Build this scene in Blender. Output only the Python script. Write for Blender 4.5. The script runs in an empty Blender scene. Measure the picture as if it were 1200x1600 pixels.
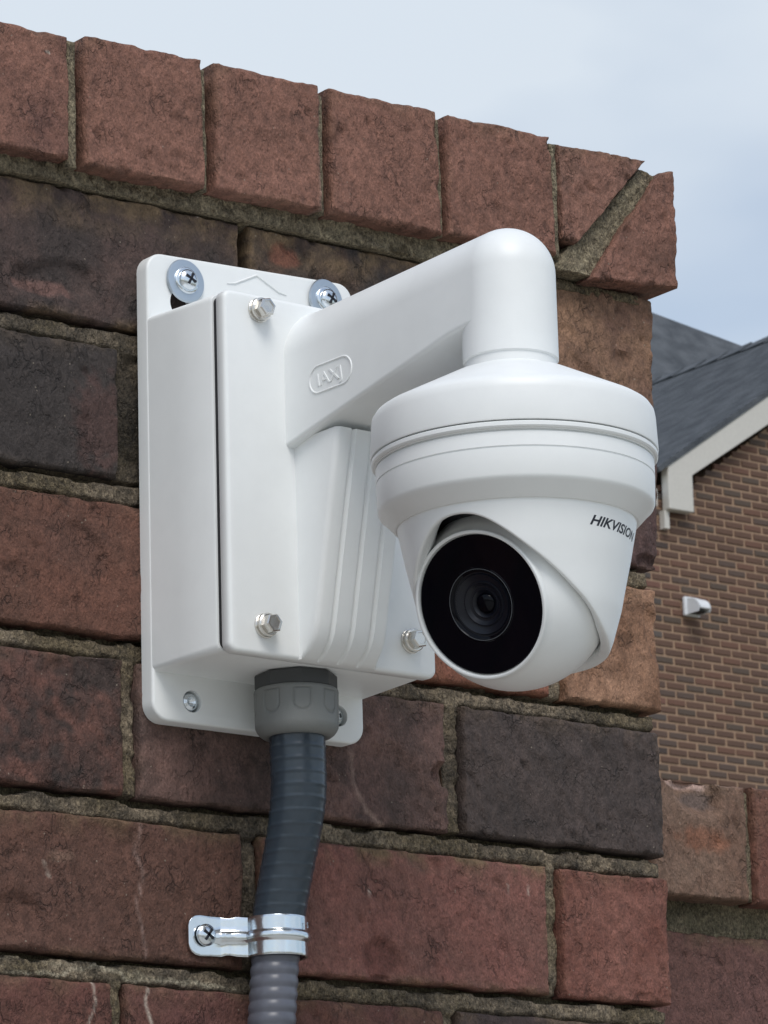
import bpy, bmesh, math, random
import numpy as np
from mathutils import Vector, Matrix, noise

# ------------------------------------------------------------------ camera, world, sun, exposure
S = bpy.context.scene
C = S.collection
H0 = 2.17                                   # height of the authoring origin above the ground (m)
Rv = (0.79546, -0.60539, -0.02731)
Uv = (-0.13324, -0.21868, 0.96666)
Fv = (0.59118, 0.76530, 0.25461)
DIST = 2.2236
cam = bpy.data.cameras.new('camera'); camo = bpy.data.objects.new('camera', cam); C.objects.link(camo)
mw = Matrix(((Rv[0], Uv[0], -Fv[0], -Fv[0]*DIST),
             (Rv[1], Uv[1], -Fv[1], -Fv[1]*DIST),
             (Rv[2], Uv[2], -Fv[2], -Fv[2]*DIST+H0),
             (0, 0, 0, 1)))
camo.matrix_world = mw
cam.sensor_fit = 'VERTICAL'; cam.sensor_height = 24.0; cam.sensor_width = 18.0
cam.lens = 6577.44/1600*24.0
cam.clip_start = 0.05; cam.clip_end = 5000
cam.dof.use_dof = True; cam.dof.focus_distance = 2.10; cam.dof.aperture_fstop = 75
S.camera = camo

SUN_EL = math.radians(52); SUN_AZ = math.radians(-118)       # direction TO the sun, azimuth in xy plane
sun_dir = Vector((math.cos(SUN_EL)*math.cos(SUN_AZ), math.cos(SUN_EL)*math.sin(SUN_AZ), math.sin(SUN_EL)))
W = bpy.data.worlds.new('World'); S.world = W; W.use_nodes = True
nt = W.node_tree; nt.nodes.clear()
out = nt.nodes.new('ShaderNodeOutputWorld'); bg = nt.nodes.new('ShaderNodeBackground')
sky = nt.nodes.new('ShaderNodeTexSky'); sky.sky_type = 'NISHITA'; sky.sun_disc = False
sky.sun_elevation = SUN_EL; sky.sun_rotation = math.pi/2 - SUN_AZ
sky.air_density = 1.0; sky.dust_density = 1.5; sky.ozone_density = 1.0
tc = nt.nodes.new('ShaderNodeTexCoord')
mp = nt.nodes.new('ShaderNodeMapping'); mp.inputs['Scale'].default_value = (1.0, 1.0, 2.2)
mp.inputs['Location'].default_value = (8.1, 3.2, 5.5)
nz = nt.nodes.new('ShaderNodeTexNoise'); nz.inputs['Scale'].default_value = 3.3; nz.inputs['Detail'].default_value = 5
nz.inputs['Roughness'].default_value = 0.45
rmp = nt.nodes.new('ShaderNodeMapRange'); rmp.inputs['From Min'].default_value = 0.36; rmp.inputs['From Max'].default_value = 0.62
rmp.inputs['To Min'].default_value = 0.0; rmp.inputs['To Max'].default_value = 1.0
mx = nt.nodes.new('ShaderNodeMix'); mx.data_type = 'RGBA'
mx.inputs['B'].default_value = (4.95, 5.5, 6.12, 1)
bg.inputs['Strength'].default_value = 0.1
L = nt.links.new
L(tc.outputs['Generated'], mp.inputs['Vector']); L(mp.outputs['Vector'], nz.inputs['Vector'])
L(nz.outputs['Fac'], rmp.inputs['Value']); L(rmp.outputs['Result'], mx.inputs['Factor'])
L(sky.outputs['Color'], mx.inputs['A']); L(mx.outputs['Result'], bg.inputs['Color']); L(bg.outputs['Background'], out.inputs['Surface'])

sl = bpy.data.lights.new('sun', 'SUN'); sl.energy = 1.25; sl.angle = math.radians(28); sl.color = (1.0, 0.97, 0.93)
slo = bpy.data.objects.new('sun', sl); C.objects.link(slo)
slo.rotation_euler = sun_dir.to_track_quat('Z', 'Y').to_euler()
S.view_settings.view_transform = 'Standard'; S.view_settings.look = 'None'
S.view_settings.exposure = 0.5; S.view_settings.gamma = 1.0; S.view_settings.use_curve_mapping = False
S.render.engine = 'CYCLES'

# ------------------------------------------------------------------ helpers
ORG = {}                                     # world origin (mm) of each thing, for its parts

def lin(r, g, b):
    f = lambda c: (c/255/12.92) if c/255 <= .04045 else ((c/255+.055)/1.055)**2.4
    return (f(r), f(g), f(b))

def thing(name, label, cat, loc=(0, 0, 0), group=None, kind=None):
    o = bpy.data.objects.new(name, None); C.objects.link(o)
    o.location = (loc[0]/1000, loc[1]/1000, loc[2]/1000+H0); o.empty_display_size = .02
    if label: o['label'] = label
    if cat: o['category'] = cat
    if group: o['group'] = group
    if kind: o['kind'] = kind
    ORG[o.name] = tuple(loc)
    return o

def mesh_obj(name, V, F, mat, parent=None, smooth=True, col=None, auto=None, org=None):
    """V in mm, authoring frame."""
    if org is None:
        org = ORG[parent.name] if parent is not None else (0, 0, 0)
    V = np.asarray(V, float) - np.asarray(org, float)
    me = bpy.data.meshes.new(name)
    me.from_pydata((V/1000).tolist(), [], F)
    if mat is not None: me.materials.append(mat)
    if col is not None:
        a = me.color_attributes.new('tone', 'FLOAT_COLOR', 'POINT')
        cc = np.ones((len(V), 4), np.float32); cc[:, :3] = col
        a.data.foreach_set('color', cc.ravel())
    me.update()
    if smooth:
        me.shade_smooth()
        if auto is not None: me.set_sharp_from_angle(angle=math.radians(auto))
    o = bpy.data.objects.new(name, me); C.objects.link(o)
    if parent is not None:
        o.parent = parent; ORG[o.name] = org
    else:
        o.location = (org[0]/1000, org[1]/1000, org[2]/1000+H0)
        ORG[o.name] = org
    return o

def copy_to(o, parent, delta):
    c = o.copy(); C.objects.link(c); c.parent = parent
    c.location = (o.location[0]+delta[0]/1000, o.location[1]+delta[1]/1000, o.location[2]+delta[2]/1000)
    ORG[c.name] = tuple(np.array(ORG[o.name]) + np.array(delta))
    return c

class MB:
    def __init__(s): s.V = []; s.F = []
    def add(s, V, F):
        n = len(s.V); s.V += [tuple(v) for v in V]; s.F += [tuple(i+n for i in f) for f in F]
    def box(s, x0, x1, y0, y1, z0, z1):
        V = [(x, y, z) for x in (x0, x1) for y in (y0, y1) for z in (z0, z1)]
        s.add(V, [(0, 1, 3, 2), (4, 6, 7, 5), (0, 4, 5, 1), (2, 3, 7, 6), (0, 2, 6, 4), (1, 5, 7, 3)])
    def loft(s, rings, cap=(True, True), closed=False):
        n = len(rings[0]); V = [p for r in rings for p in r]; F = []
        m = len(rings)
        for i in range(m if closed else m-1):
            a = i*n; b = ((i+1) % m)*n
            for j in range(n):
                k = (j+1) % n; F.append((a+j, a+k, b+k, b+j))
        if not closed:
            if cap[0]: F.append(tuple(range(n-1, -1, -1)))
            if cap[1]: F.append(tuple(range((m-1)*n, m*n)))
        s.add(V, F)
    def obj(s, name, mat, parent, **k): return mesh_obj(name, s.V, s.F, mat, parent, **k)

def rrect(x0, x1, z0, z1, r, y, seg=6):
    P = []
    for cx, cz, a0 in ((x1-r, z1-r, 0), (x0+r, z1-r, 90), (x0+r, z0+r, 180), (x1-r, z0+r, 270)):
        for i in range(seg+1):
            a = math.radians(a0+90*i/seg); P.append((cx+r*math.cos(a), y, cz+r*math.sin(a)))
    return P

def lathe(mb, prof, c, axis=(0, 0, 1), seg=64, cap=(True, True)):
    """prof: (radius, distance along axis) list."""
    ax = Vector(axis).normalized(); u = ax.orthogonal().normalized(); v = ax.cross(u)
    c = Vector(c); rings = []
    for r, h in prof:
        rings.append([tuple(c+ax*h+(u*math.cos(2*math.pi*i/seg)+v*math.sin(2*math.pi*i/seg))*r) for i in range(seg)])
    mb.loft(rings, cap)

def fix_normals(o):
    bm = bmesh.new(); bm.from_mesh(o.data); bmesh.ops.recalc_face_normals(bm, faces=bm.faces)
    bm.to_mesh(o.data); bm.free(); return o

def N(v, sc, seed=0.):
    return noise.noise(Vector((v[0]/sc+seed, v[1]/sc+seed*.7, v[2]/sc-seed)))
def FB(v, sc, seed=0., o=3):
    return noise.fractal(Vector((v[0]/sc+seed, v[1]/sc+seed*.7, v[2]/sc-seed)), 1.0, 2.1, o)

def sstep(a, b, x):
    t = np.clip((x-a)/(b-a), 0, 1); return t*t*(3-2*t)

# ------------------------------------------------------------------ materials
def new_mat(name):
    m = bpy.data.materials.new(name); m.use_nodes = True
    n = m.node_tree.nodes; b = n['Principled BSDF']
    return m, n, m.node_tree.links.new, b

def simple(name, col, rough=.5, metal=0., spec=.5, bump=0., bscale=800, var=0., coat=0., bdist=.0002):
    m, n, l, b = new_mat(name)
    b.inputs['Base Color'].default_value = (*col, 1); b.inputs['Roughness'].default_value = rough
    b.inputs['Metallic'].default_value = metal; b.inputs['Specular IOR Level'].default_value = spec
    b.inputs['Coat Weight'].default_value = coat
    t = n.new('ShaderNodeTexCoord')
    if bump:
        z = n.new('ShaderNodeTexNoise'); z.inputs['Scale'].default_value = bscale; z.inputs['Detail'].default_value = 3
        l(t.outputs['Object'], z.inputs['Vector'])
        bu = n.new('ShaderNodeBump'); bu.inputs['Strength'].default_value = bump; bu.inputs['Distance'].default_value = bdist
        l(z.outputs['Fac'], bu.inputs['Height']); l(bu.outputs['Normal'], b.inputs['Normal'])
    if var:
        z = n.new('ShaderNodeTexNoise'); z.inputs['Scale'].default_value = 45; z.inputs['Detail'].default_value = 6
        z.inputs['Roughness'].default_value = .65
        l(t.outputs['Object'], z.inputs['Vector'])
        r = n.new('ShaderNodeMapRange'); r.inputs['From Min'].default_value = .3; r.inputs['From Max'].default_value = .7
        r.inputs['To Min'].default_value = 1-var; r.inputs['To Max'].default_value = 1+var*.5
        l(z.outputs['Fac'], r.inputs['Value'])
        h = n.new('ShaderNodeHueSaturation'); h.inputs['Color'].default_value = (*col, 1)
        l(r.outputs['Result'], h.inputs['Value']); l(h.outputs['Color'], b.inputs['Base Color'])
    return m

def masonry(name, fine=(.40, 1000), mid=(.9, 200), rough=.78, contrast=.33, dist=.0019, pits=True):
    """vertex colour 'tone' carries the mineral colour and stains, the shader adds grain, pores and relief."""
    m, n, l, b = new_mat(name)
    b.inputs['Roughness'].default_value = rough; b.inputs['Specular IOR Level'].default_value = .4
    t = n.new('ShaderNodeTexCoord'); at = n.new('ShaderNodeAttribute'); at.attribute_name = 'tone'
    a = n.new('ShaderNodeTexNoise'); a.inputs['Scale'].default_value = mid[1]; a.inputs['Detail'].default_value = 8; a.inputs['Roughness'].default_value = .68
    c = n.new('ShaderNodeTexNoise'); c.inputs['Scale'].default_value = fine[1]; c.inputs['Detail'].default_value = 4; c.inputs['Roughness'].default_value = .6
    v = n.new('ShaderNodeTexVoronoi'); v.inputs['Scale'].default_value = 330
    mpn = n.new('ShaderNodeMapping'); mpn.inputs['Scale'].default_value = (1, 1, .7); mpn.inputs['Rotation'].default_value = (0, .5, 0)
    for q in (a, c, v): l(mpn.outputs['Vector'], q.inputs['Vector'])
    l(t.outputs['Object'], mpn.inputs['Vector'])
    r1 = n.new('ShaderNodeMapRange'); r1.inputs['From Min'].default_value = .32; r1.inputs['From Max'].default_value = .68
    r1.inputs['To Min'].default_value = 1-contrast; r1.inputs['To Max'].default_value = 1+contrast
    l(a.outputs['Fac'], r1.inputs['Value'])
    r2 = n.new('ShaderNodeMapRange'); r2.inputs['From Min'].default_value = .3; r2.inputs['From Max'].default_value = .7
    r2.inputs['To Min'].default_value = 1-contrast*.9; r2.inputs['To Max'].default_value = 1+contrast*.9
    l(c.outputs['Fac'], r2.inputs['Value'])
    mu = n.new('ShaderNodeMath'); mu.operation = 'MULTIPLY'; l(r1.outputs['Result'], mu.inputs[0]); l(r2.outputs['Result'], mu.inputs[1])
    # sparse pale grit
    g = n.new('ShaderNodeTexVoronoi'); g.inputs['Scale'].default_value = 260; l(t.outputs['Object'], g.inputs['Vector'])
    gr = n.new('ShaderNodeMapRange'); gr.inputs['From Min'].default_value = .10; gr.inputs['From Max'].default_value = .16
    gr.inputs['To Min'].default_value = .55; gr.inputs['To Max'].default_value = 0.
    l(g.outputs['Distance'], gr.inputs['Value'])
    gsel = n.new('ShaderNodeTexNoise'); gsel.inputs['Scale'].default_value = 210; l(t.outputs['Object'], gsel.inputs['Vector'])
    gs = n.new('ShaderNodeMath'); gs.operation = 'GREATER_THAN'; gs.inputs[1].default_value = .62; l(gsel.outputs['Fac'], gs.inputs[0])
    gm = n.new('ShaderNodeMath'); gm.operation = 'MULTIPLY'; l(gr.outputs['Result'], gm.inputs[0]); l(gs.outputs['Value'], gm.inputs[1])
    k = n.new('ShaderNodeTexNoise'); k.inputs['Scale'].default_value = 190; k.inputs['Detail'].default_value = 4; k.inputs['Distortion'].default_value = .3
    l(mpn.outputs['Vector'], k.inputs['Vector'])
    k1 = n.new('ShaderNodeMath'); k1.operation = 'SUBTRACT'; k1.inputs[1].default_value = .5; l(k.outputs['Fac'], k1.inputs[0])
    k2 = n.new('ShaderNodeMath'); k2.operation = 'ABSOLUTE'; l(k1.outputs['Value'], k2.inputs[0])
    k3 = n.new('ShaderNodeMapRange'); k3.inputs['From Min'].default_value = 0.; k3.inputs['From Max'].default_value = .055
    k3.inputs['To Min'].default_value = 1.; k3.inputs['To Max'].default_value = 0.; l(k2.outputs['Value'], k3.inputs['Value'])
    km = n.new('ShaderNodeTexNoise'); km.inputs['Scale'].default_value = 48; km.inputs['Detail'].default_value = 2; l(t.outputs['Object'], km.inputs['Vector'])
    kr = n.new('ShaderNodeMapRange'); kr.inputs['From Min'].default_value = .48; kr.inputs['From Max'].default_value = .72; l(km.outputs['Fac'], kr.inputs['Value'])
    kk = n.new('ShaderNodeMath'); kk.operation = 'MULTIPLY'; l(k3.outputs['Result'], kk.inputs[0]); l(kr.outputs['Result'], kk.inputs[1])
    kd = n.new('ShaderNodeMath'); kd.operation = 'MULTIPLY_ADD'; kd.inputs[1].default_value = -.5; kd.inputs[2].default_value = 1.; l(kk.outputs['Value'], kd.inputs[0])
    mu2 = n.new('ShaderNodeMath'); mu2.operation = 'MULTIPLY'; l(mu.outputs['Value'], mu2.inputs[0]); l(kd.outputs['Value'], mu2.inputs[1]); mu = mu2
    vm = n.new('ShaderNodeVectorMath'); vm.operation = 'SCALE'; l(at.outputs['Color'], vm.inputs[0]); l(mu.outputs['Value'], vm.inputs['Scale'])
    mixg = n.new('ShaderNodeMix'); mixg.data_type = 'RGBA'; mixg.inputs['B'].default_value = (.33, .28, .22, 1)
    l(gm.outputs['Value'], mixg.inputs['Factor']); l(vm.outputs['Vector'], mixg.inputs['A']); l(mixg.outputs['Result'], b.inputs['Base Color'])
    # relief: wrinkled skin, grain, pits
    s1 = n.new('ShaderNodeMath'); s1.operation = 'MULTIPLY'; s1.inputs[1].default_value = mid[0]; l(a.outputs['Fac'], s1.inputs[0])
    s2 = n.new('ShaderNodeMath'); s2.operation = 'MULTIPLY'; s2.inputs[1].default_value = fine[0]; l(c.outputs['Fac'], s2.inputs[0])
    ad = n.new('ShaderNodeMath'); ad.operation = 'ADD'; l(s1.outputs['Value'], ad.inputs[0]); l(s2.outputs['Value'], ad.inputs[1])
    kb = n.new('ShaderNodeMath'); kb.operation = 'MULTIPLY_ADD'; kb.inputs[1].default_value = -.55; l(kk.outputs['Value'], kb.inputs[0]); l(ad.outputs['Value'], kb.inputs[2]); ad = kb
    last = ad
    if pits:
        pr = n.new('ShaderNodeMapRange'); pr.inputs['From Min'].default_value = 0.; pr.inputs['From Max'].default_value = .35
        pr.inputs['To Min'].default_value = -.35; pr.inputs['To Max'].default_value = 0.; l(v.outputs['Distance'], pr.inputs['Value'])
        a2 = n.new('ShaderNodeMath'); a2.operation = 'ADD'; l(ad.outputs['Value'], a2.inputs[0]); l(pr.outputs['Result'], a2.inputs[1]); last = a2
    bu = n.new('ShaderNodeBump'); bu.inputs['Strength'].default_value = 1.0; bu.inputs['Distance'].default_value = dist
    l(last.outputs['Value'], bu.inputs['Height']); l(bu.outputs['Normal'], b.inputs['Normal'])
    return m

M_BRICK = masonry('weathered_brick')
M_MORT = masonry('sandy_mortar', fine=(1.5, 900), mid=(.8, 430), contrast=.60, dist=.0026)
M_FARB = simple('far_brick', (.115, .066, .048), .9, bump=.6, bscale=60, bdist=.004)
M_WHITE = simple('white_powder_coat', (.82, .84, .835), .42, bump=.25, bscale=1500, bdist=.0001, var=.03)
M_WHITE2 = simple('white_camera_paint', (.825, .845, .84), .36, bump=.2, bscale=1800, bdist=.00008, var=.025)
M_DARKGAP = simple('black_gap_shade', (.006, .006, .010), .5)  # near-black colour painted as shade in the lid gap, recesses and openings
M_ZINC = simple('zinc_plated_steel', (.74, .79, .83), .20, metal=1., bump=.35, bscale=160, bdist=.0006)
M_WASH = simple('zinc_washer', (.50, .56, .62), .38, metal=.85, bump=.2, bscale=900)
M_STEEL = simple('stainless_bolt', (.66, .64, .60), .24, metal=1., bump=.25, bscale=500)
M_GREY = simple('grey_pvc', (.20, .21, .205), .55, bump=.3, bscale=900)
M_GREYD = simple('dark_grey_pvc', (.060, .064, .066), .6, bump=.3, bscale=900)
M_SLEEVE = simple('blue_grey_conduit_jacket', (.038, .054, .072), .25, bump=.2, bscale=260, var=.25, bdist=.0003)
M_RIBBED = simple('light_grey_ribbed_conduit', (.118, .124, .150), .33, bump=.2, bscale=300, var=.2)
M_GLASS = simple('black_lens_glass', (.0012, .0016, .004), .05, spec=.16)
M_BARREL = simple('lens_barrel', (.004, .0055, .011), .34, spec=.35)
M_LRING = simple('lens_ring', (.10, .11, .12), .28)
M_INK = simple('dark_logo_ink', (.012, .014, .025), .5)
M_TRIM = simple('cream_trim_board', (.60, .58, .53), .6, var=.06)
M_CREAM = simple('white_vent_plastic', (.70, .72, .74), .45)

def roof_mat():
    m, n, l, b = new_mat('asphalt_shingle')
    t = n.new('ShaderNodeTexCoord')
    a = n.new('ShaderNodeTexNoise'); a.inputs['Scale'].default_value = 5.5; a.inputs['Detail'].default_value = 6
    c = n.new('ShaderNodeTexNoise'); c.inputs['Scale'].default_value = 45; c.inputs['Detail'].default_value = 3
    l(t.outputs['Object'], a.inputs['Vector']); l(t.outputs['Object'], c.inputs['Vector'])
    r = n.new('ShaderNodeValToRGB'); e = r.color_ramp.elements
    e[0].position = .32; e[0].color = (.052, .060, .070, 1); e[1].position = .70; e[1].color = (.105, .115, .128, 1)
    l(a.outputs['Fac'], r.inputs['Fac'])
    mr = n.new('ShaderNodeMapRange'); mr.inputs['To Min'].default_value = .75; mr.inputs['To Max'].default_value = 1.25; l(c.outputs['Fac'], mr.inputs['Value'])
    vm = n.new('ShaderNodeVectorMath'); vm.operation = 'SCALE'; l(r.outputs['Color'], vm.inputs[0]); l(mr.outputs['Result'], vm.inputs['Scale'])
    l(vm.outputs['Vector'], b.inputs['Base Color']); b.inputs['Roughness'].default_value = .9
    bu = n.new('ShaderNodeBump'); bu.inputs['Distance'].default_value = .01; l(c.outputs['Fac'], bu.inputs['Height']); l(bu.outputs['Normal'], b.inputs['Normal'])
    return m
M_ROOF = roof_mat()

# ------------------------------------------------------------------ setting: ground out of view, with paving added for bounce light
def ground():
    m, n, l, b = new_mat('dry_grass_ground')
    t = n.new('ShaderNodeTexCoord'); a = n.new('ShaderNodeTexNoise'); a.inputs['Scale'].default_value = 1.5; a.inputs['Detail'].default_value = 8
    l(t.outputs['Object'], a.inputs['Vector']); r = n.new('ShaderNodeValToRGB'); e = r.color_ramp.elements
    e[0].position = .35; e[0].color = (.14, .13, .09, 1); e[1].position = .65; e[1].color = (.26, .24, .19, 1)
    l(a.outputs['Fac'], r.inputs['Fac']); l(r.outputs['Color'], b.inputs['Base Color']); b.inputs['Roughness'].default_value = .95
    k = 600000; z = -H0*1000
    o = mesh_obj('ground', [(-k, -k, z), (k, -k, z), (k, k, z), (-k, k, z)], [(0, 1, 2, 3)], m, None, smooth=False, org=(0, 0, z))
    o['kind'] = 'structure'
    mc = simple('bounce_paving', (.50, .48, .43), .9, bump=.5, bscale=40, var=.2, bdist=.002)  # unseen paving, added and kept pale to bounce fill light up
    mb = MB(); mb.box(-9000, 3500, -9200, -2, z-20, z+6)
    p = mb.obj('bounce_pavement', mc, None, smooth=False, org=(0, 0, z)); p['kind'] = 'structure'
ground()

# ------------------------------------------------------------------ brick walls
ROWZ = [75.3, -5.8, -87.3, -168.0, -249.3, -330.5]      # bottoms of the courses seen in the photo
BH = 68.5
BT = np.array((.86, .80, .755))             # fired clay is a touch browner than the colour table
DARK = lin(62, 57, 56); PURP = lin(92, 75, 71); RED = lin(124, 84, 71); REDD = lin(104, 75, 64)
TAN = lin(176, 140, 116); TAN2 = lin(150, 120, 98); ROWL = lin(143, 105, 92); MOSS = lin(128, 110, 86)

def brick(name, parent, quad, y0, depth, base, seed, cell=1.5, second=None, sec_amt=0., soot=0., moss=.3,
          dents=(), marks=(), mtop=12., relief=1., wob=1., edge=2.2, label=None, mat=None):
    """quad TL,TR,BR,BL (x,z) in mm on the face plane y0; a dense face sheet with worn edges, plus sides and back."""
    TL, TR, BR, BL = [np.array(q, float) for q in quad]
    wd = max(np.linalg.norm(TR-TL), np.linalg.norm(BR-BL)); ht = max(np.linalg.norm(TL-BL), np.linalg.norm(TR-BR))
    nx = max(4, int(wd/cell)); nz_ = max(4, int(ht/cell))
    us = np.linspace(0, 1, nx+1); vs = np.linspace(0, 1, nz_+1)
    # crowd samples towards the edges so the arris is round
    us = us + 0.35/(2*math.pi)*-np.sin(2*math.pi*us); vs = vs + 0.35/(2*math.pi)*-np.sin(2*math.pi*vs)
    P = np.zeros((nz_+1, nx+1, 3)); col = np.zeros((nz_+1, nx+1, 3))
    rp = random.Random(int(seed*997)); pits = []
    if cell < 2.2 and mat is None:
        for k in range(int(wd/22)+3):
            u, v = rp.random(), rp.random(); q = (TL*(1-u)+TR*u)*(1-v)+(BL*(1-u)+BR*u)*v
            pits.append((q[0], q[1], rp.uniform(1.6, 6.5), rp.uniform(1.2, 3.2), rp.uniform(-60, 60), rp.uniform(.5, 1.5)))
        for k in range(int(wd/26)+3):
            u, v = (rp.random(), rp.choice([0., 1.])) if rp.random() < .7 else (rp.choice([0., 1.]), rp.random())
            q = (TL*(1-u)+TR*u)*(1-v)+(BL*(1-u)+BR*u)*v
            pits.append((q[0], q[1], rp.uniform(2.5, 7.5), rp.uniform(1.5, 3.6), rp.uniform(-20, 20) if v in (0., 1.) else rp.uniform(70, 110), rp.uniform(.7, 1.8)))
    pits = [(a, b, c, d, math.cos(math.radians(e)), math.sin(math.radians(e)), f, max(c, d)*1.3) for a, b, c, d, e, f in pits]
    base = np.array(base); sec = np.array(second if second is not None else base)
    dk = np.array(DARK)*.8; ms = np.array(MOSS)
    for j, v in enumerate(vs):
        for i, u in enumerate(us):
            q = (TL*(1-u)+TR*u)*(1-v)+(BL*(1-u)+BR*u)*v
            x, z = q; p = (x, y0, z)
            de = min(u*wd, (1-u)*wd, v*ht, (1-v)*ht)
            chip = max(0., FB(p, 7., seed+5)+.15*FB(p, 2.5, seed+9))
            r = edge*(.7+.9*chip)
            rd = 0.
            if de < r: rd = r-math.sqrt(max(0, r*r-(r-de)**2))
            # wobble of the outline
            wx = wob*(1.1*N(p, 22., seed+1)+.55*N(p, 6., seed+2)); wz = wob*(1.1*N(p, 26., seed+3)+.55*N(p, 6., seed+4))
            h = relief*(1.1*N(p, 45., seed)+.65*FB(p, 11., seed+6)+.40*FB((x*1.0+z*.4, 0, z*.8-x*.2), 3.8, seed+7))
            dy = rd - h
            sp = 0.
            for (cx, cz, rx, rz, ang, dep) in dents:
                ca, sa = math.cos(math.radians(ang)), math.sin(math.radians(ang))
                ex = ((x-cx)*ca+(z-cz)*sa)/rx; ez = (-(x-cx)*sa+(z-cz)*ca)/rz
                rr = math.hypot(ex, ez)*(1+.12*N(p, 5., seed+11))
                if rr < 1:
                    f = 1-rr; s = min(1, f*3.2)*(1-.35*max(0, -ez))
                    dy += dep*s
            pd = 0.
            for (cx, cz, rx, rz, ca, sa, dep, rm) in pits:
                if abs(x-cx) < rm and abs(z-cz) < rm:
                    ex = ((x-cx)*ca+(z-cz)*sa)/rx; ez = (-(x-cx)*sa+(z-cz)*ca)/rz
                    rr = math.hypot(ex, ez)+.45*N(p, 2.6, seed+12)
                    if rr < 1: pd = max(pd, dep*min(1, (1-rr)*2.6))
            dy += pd
            P[j, i] = (x+wx, y0+dy, z+wz)
            # colour
            a = .5+.9*N(p, 30., seed+20)+.45*FB(p, 9., seed+21)
            c = base*(1-min(1, max(0, a))*sec_amt)+sec*(min(1, max(0, a))*sec_amt)
            sA = soot*max(0., min(1., .5+1.2*N(p, 38., seed+30)+.8*FB(p, 8., seed+31)))
            c = c*(1-sA)+dk*sA
            top = max(0, 1-(v*ht)/mtop); mo = moss*max(0., min(1., (top*.9+.5*max(0, 1-de/5))*(.5+1.5*N(p, 16., seed+40)+.6*FB(p, 4., seed+41))))
            c = c*(1-mo)+ms*mo
            c = c*(1+.14*FB(p, 3.0, seed+50))*(1-.22*min(1, pd))
            for (kind, pts, wdt, mc, am) in marks:
                if kind == 'line':
                    best = 1e9
                    for k in range(len(pts)-1):
                        ax_, az_ = pts[k]; bx_, bz_ = pts[k+1]
                        dx, dz = bx_-ax_, bz_-az_; tt = max(0, min(1, ((x-ax_)*dx+(z-az_)*dz)/(dx*dx+dz*dz+1e-9)))
                        best = min(best, math.hypot(x-ax_-tt*dx, z-az_-tt*dz))
                    best += .8*abs(N(p, 3., seed+60))
                    f = max(0, 1-best/wdt)*am*(.55+.9*abs(N(p, 7., seed+61)))
                else:
                    cx, cz, rx, rz = pts
                    rr = math.hypot((x-cx)/rx, (z-cz)/rz)+.35*FB(p, 6., seed+62)
                    f = max(0, min(1, (1-rr)*2.5))*am
                f = min(1, f)
                c = c*(1-f)+np.array(mc)*f
            if mat is None: c = c*BT
            col[j, i] = np.maximum(c, .004)
    V = P.reshape(-1, 3); Cc = col.reshape(-1, 3)
    F = []
    W1 = nx+1
    for j in range(nz_):
        for i in range(nx):
            F.append((j*W1+i, (j+1)*W1+i, (j+1)*W1+i+1, j*W1+i+1))
    ring = [i for i in range(W1)]+[j*W1+nx for j in range(1, nz_+1)]+[nz_*W1+i for i in range(nx-1, -1, -1)]+[j*W1 for j in range(nz_-1, 0, -1)]
    n = len(ring); layers = [ring]
    Vl = V.tolist(); Cl = Cc.tolist()
    cen = V.mean(0)
    for dd in (5., 14., depth):
        st = len(Vl)
        for k in ring:
            p = V[k].copy()
            q = p.copy(); q[1] = y0+dd
            g = .5*N(q, 6., seed+70)
            vec = p-cen; vec[1] = 0; vec /= (np.linalg.norm(vec)+1e-9)
            q += vec*g
            Vl.append(q.tolist()); Cl.append((Cc[k]*.95).tolist())
        nr = list(range(st, st+n)); pr = layers[-1]
        for k in range(n):
            k2 = (k+1) % n
            F.append((pr[k], pr[k2], nr[k2], nr[k]))
        layers.append(nr)
    F.append(tuple(layers[-1]))
    o = mesh_obj(name, Vl, F, mat or M_BRICK, parent, col=np.array(Cl), auto=50)
    if label: o['label'] = label
    return o

wall = thing('brick_wall', 'tall weathered brick wall end with overhanging top course, carrying the white camera mount', 'wall', (-30, 150, -H0*1000))
SP = lin(208, 200, 190)     # pale efflorescence
BR = []
def rq(x0, x1, row, top=BH, dz=0): 
    z = ROWZ[row]+dz
    return ((x0, z+top), (x1, z+top), (x1, z), (x0, z))
# course A (just under the overhanging course)
brick('brick', wall, rq(-283, -91, 0), 0, 92, PURP, 1.3, second=DARK, sec_amt=.8, soot=.35, moss=.9, mtop=24.,
      dents=((-205, 93, 30, 11, 8, 3.2),), marks=(('spot', (-212, 88, 22, 5), 0, lin(128, 98, 92), .7),), label='dark smoke-stained brick with a pale flaked hollow')
brick('brick', wall, rq(-84, 107, 0), 0, 92, DARK, 2.7, second=lin(98, 76, 62), sec_amt=.7, soot=.3, moss=.95, mtop=26., marks=(('spot', (-62, 132, 12, 7), 0, lin(138, 92, 76), .8),), dents=((-60, 132, 16, 9, 20, 1.8),))
brick('brick', wall, ((116, 150), (195.5, 151), (195, 75), (116, 75.3)), 0, 190, TAN2, 3.1, second=lin(112, 86, 76), sec_amt=.75, moss=.35, relief=1.7,
      dents=((150, 96, 26, 5, -32, 1.8), (172, 112, 7, 5, 0, 2.2), (130, 120, 8, 6, 0, 1.6)), label='tan brown brick at the corner, cracked and pitted')
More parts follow.
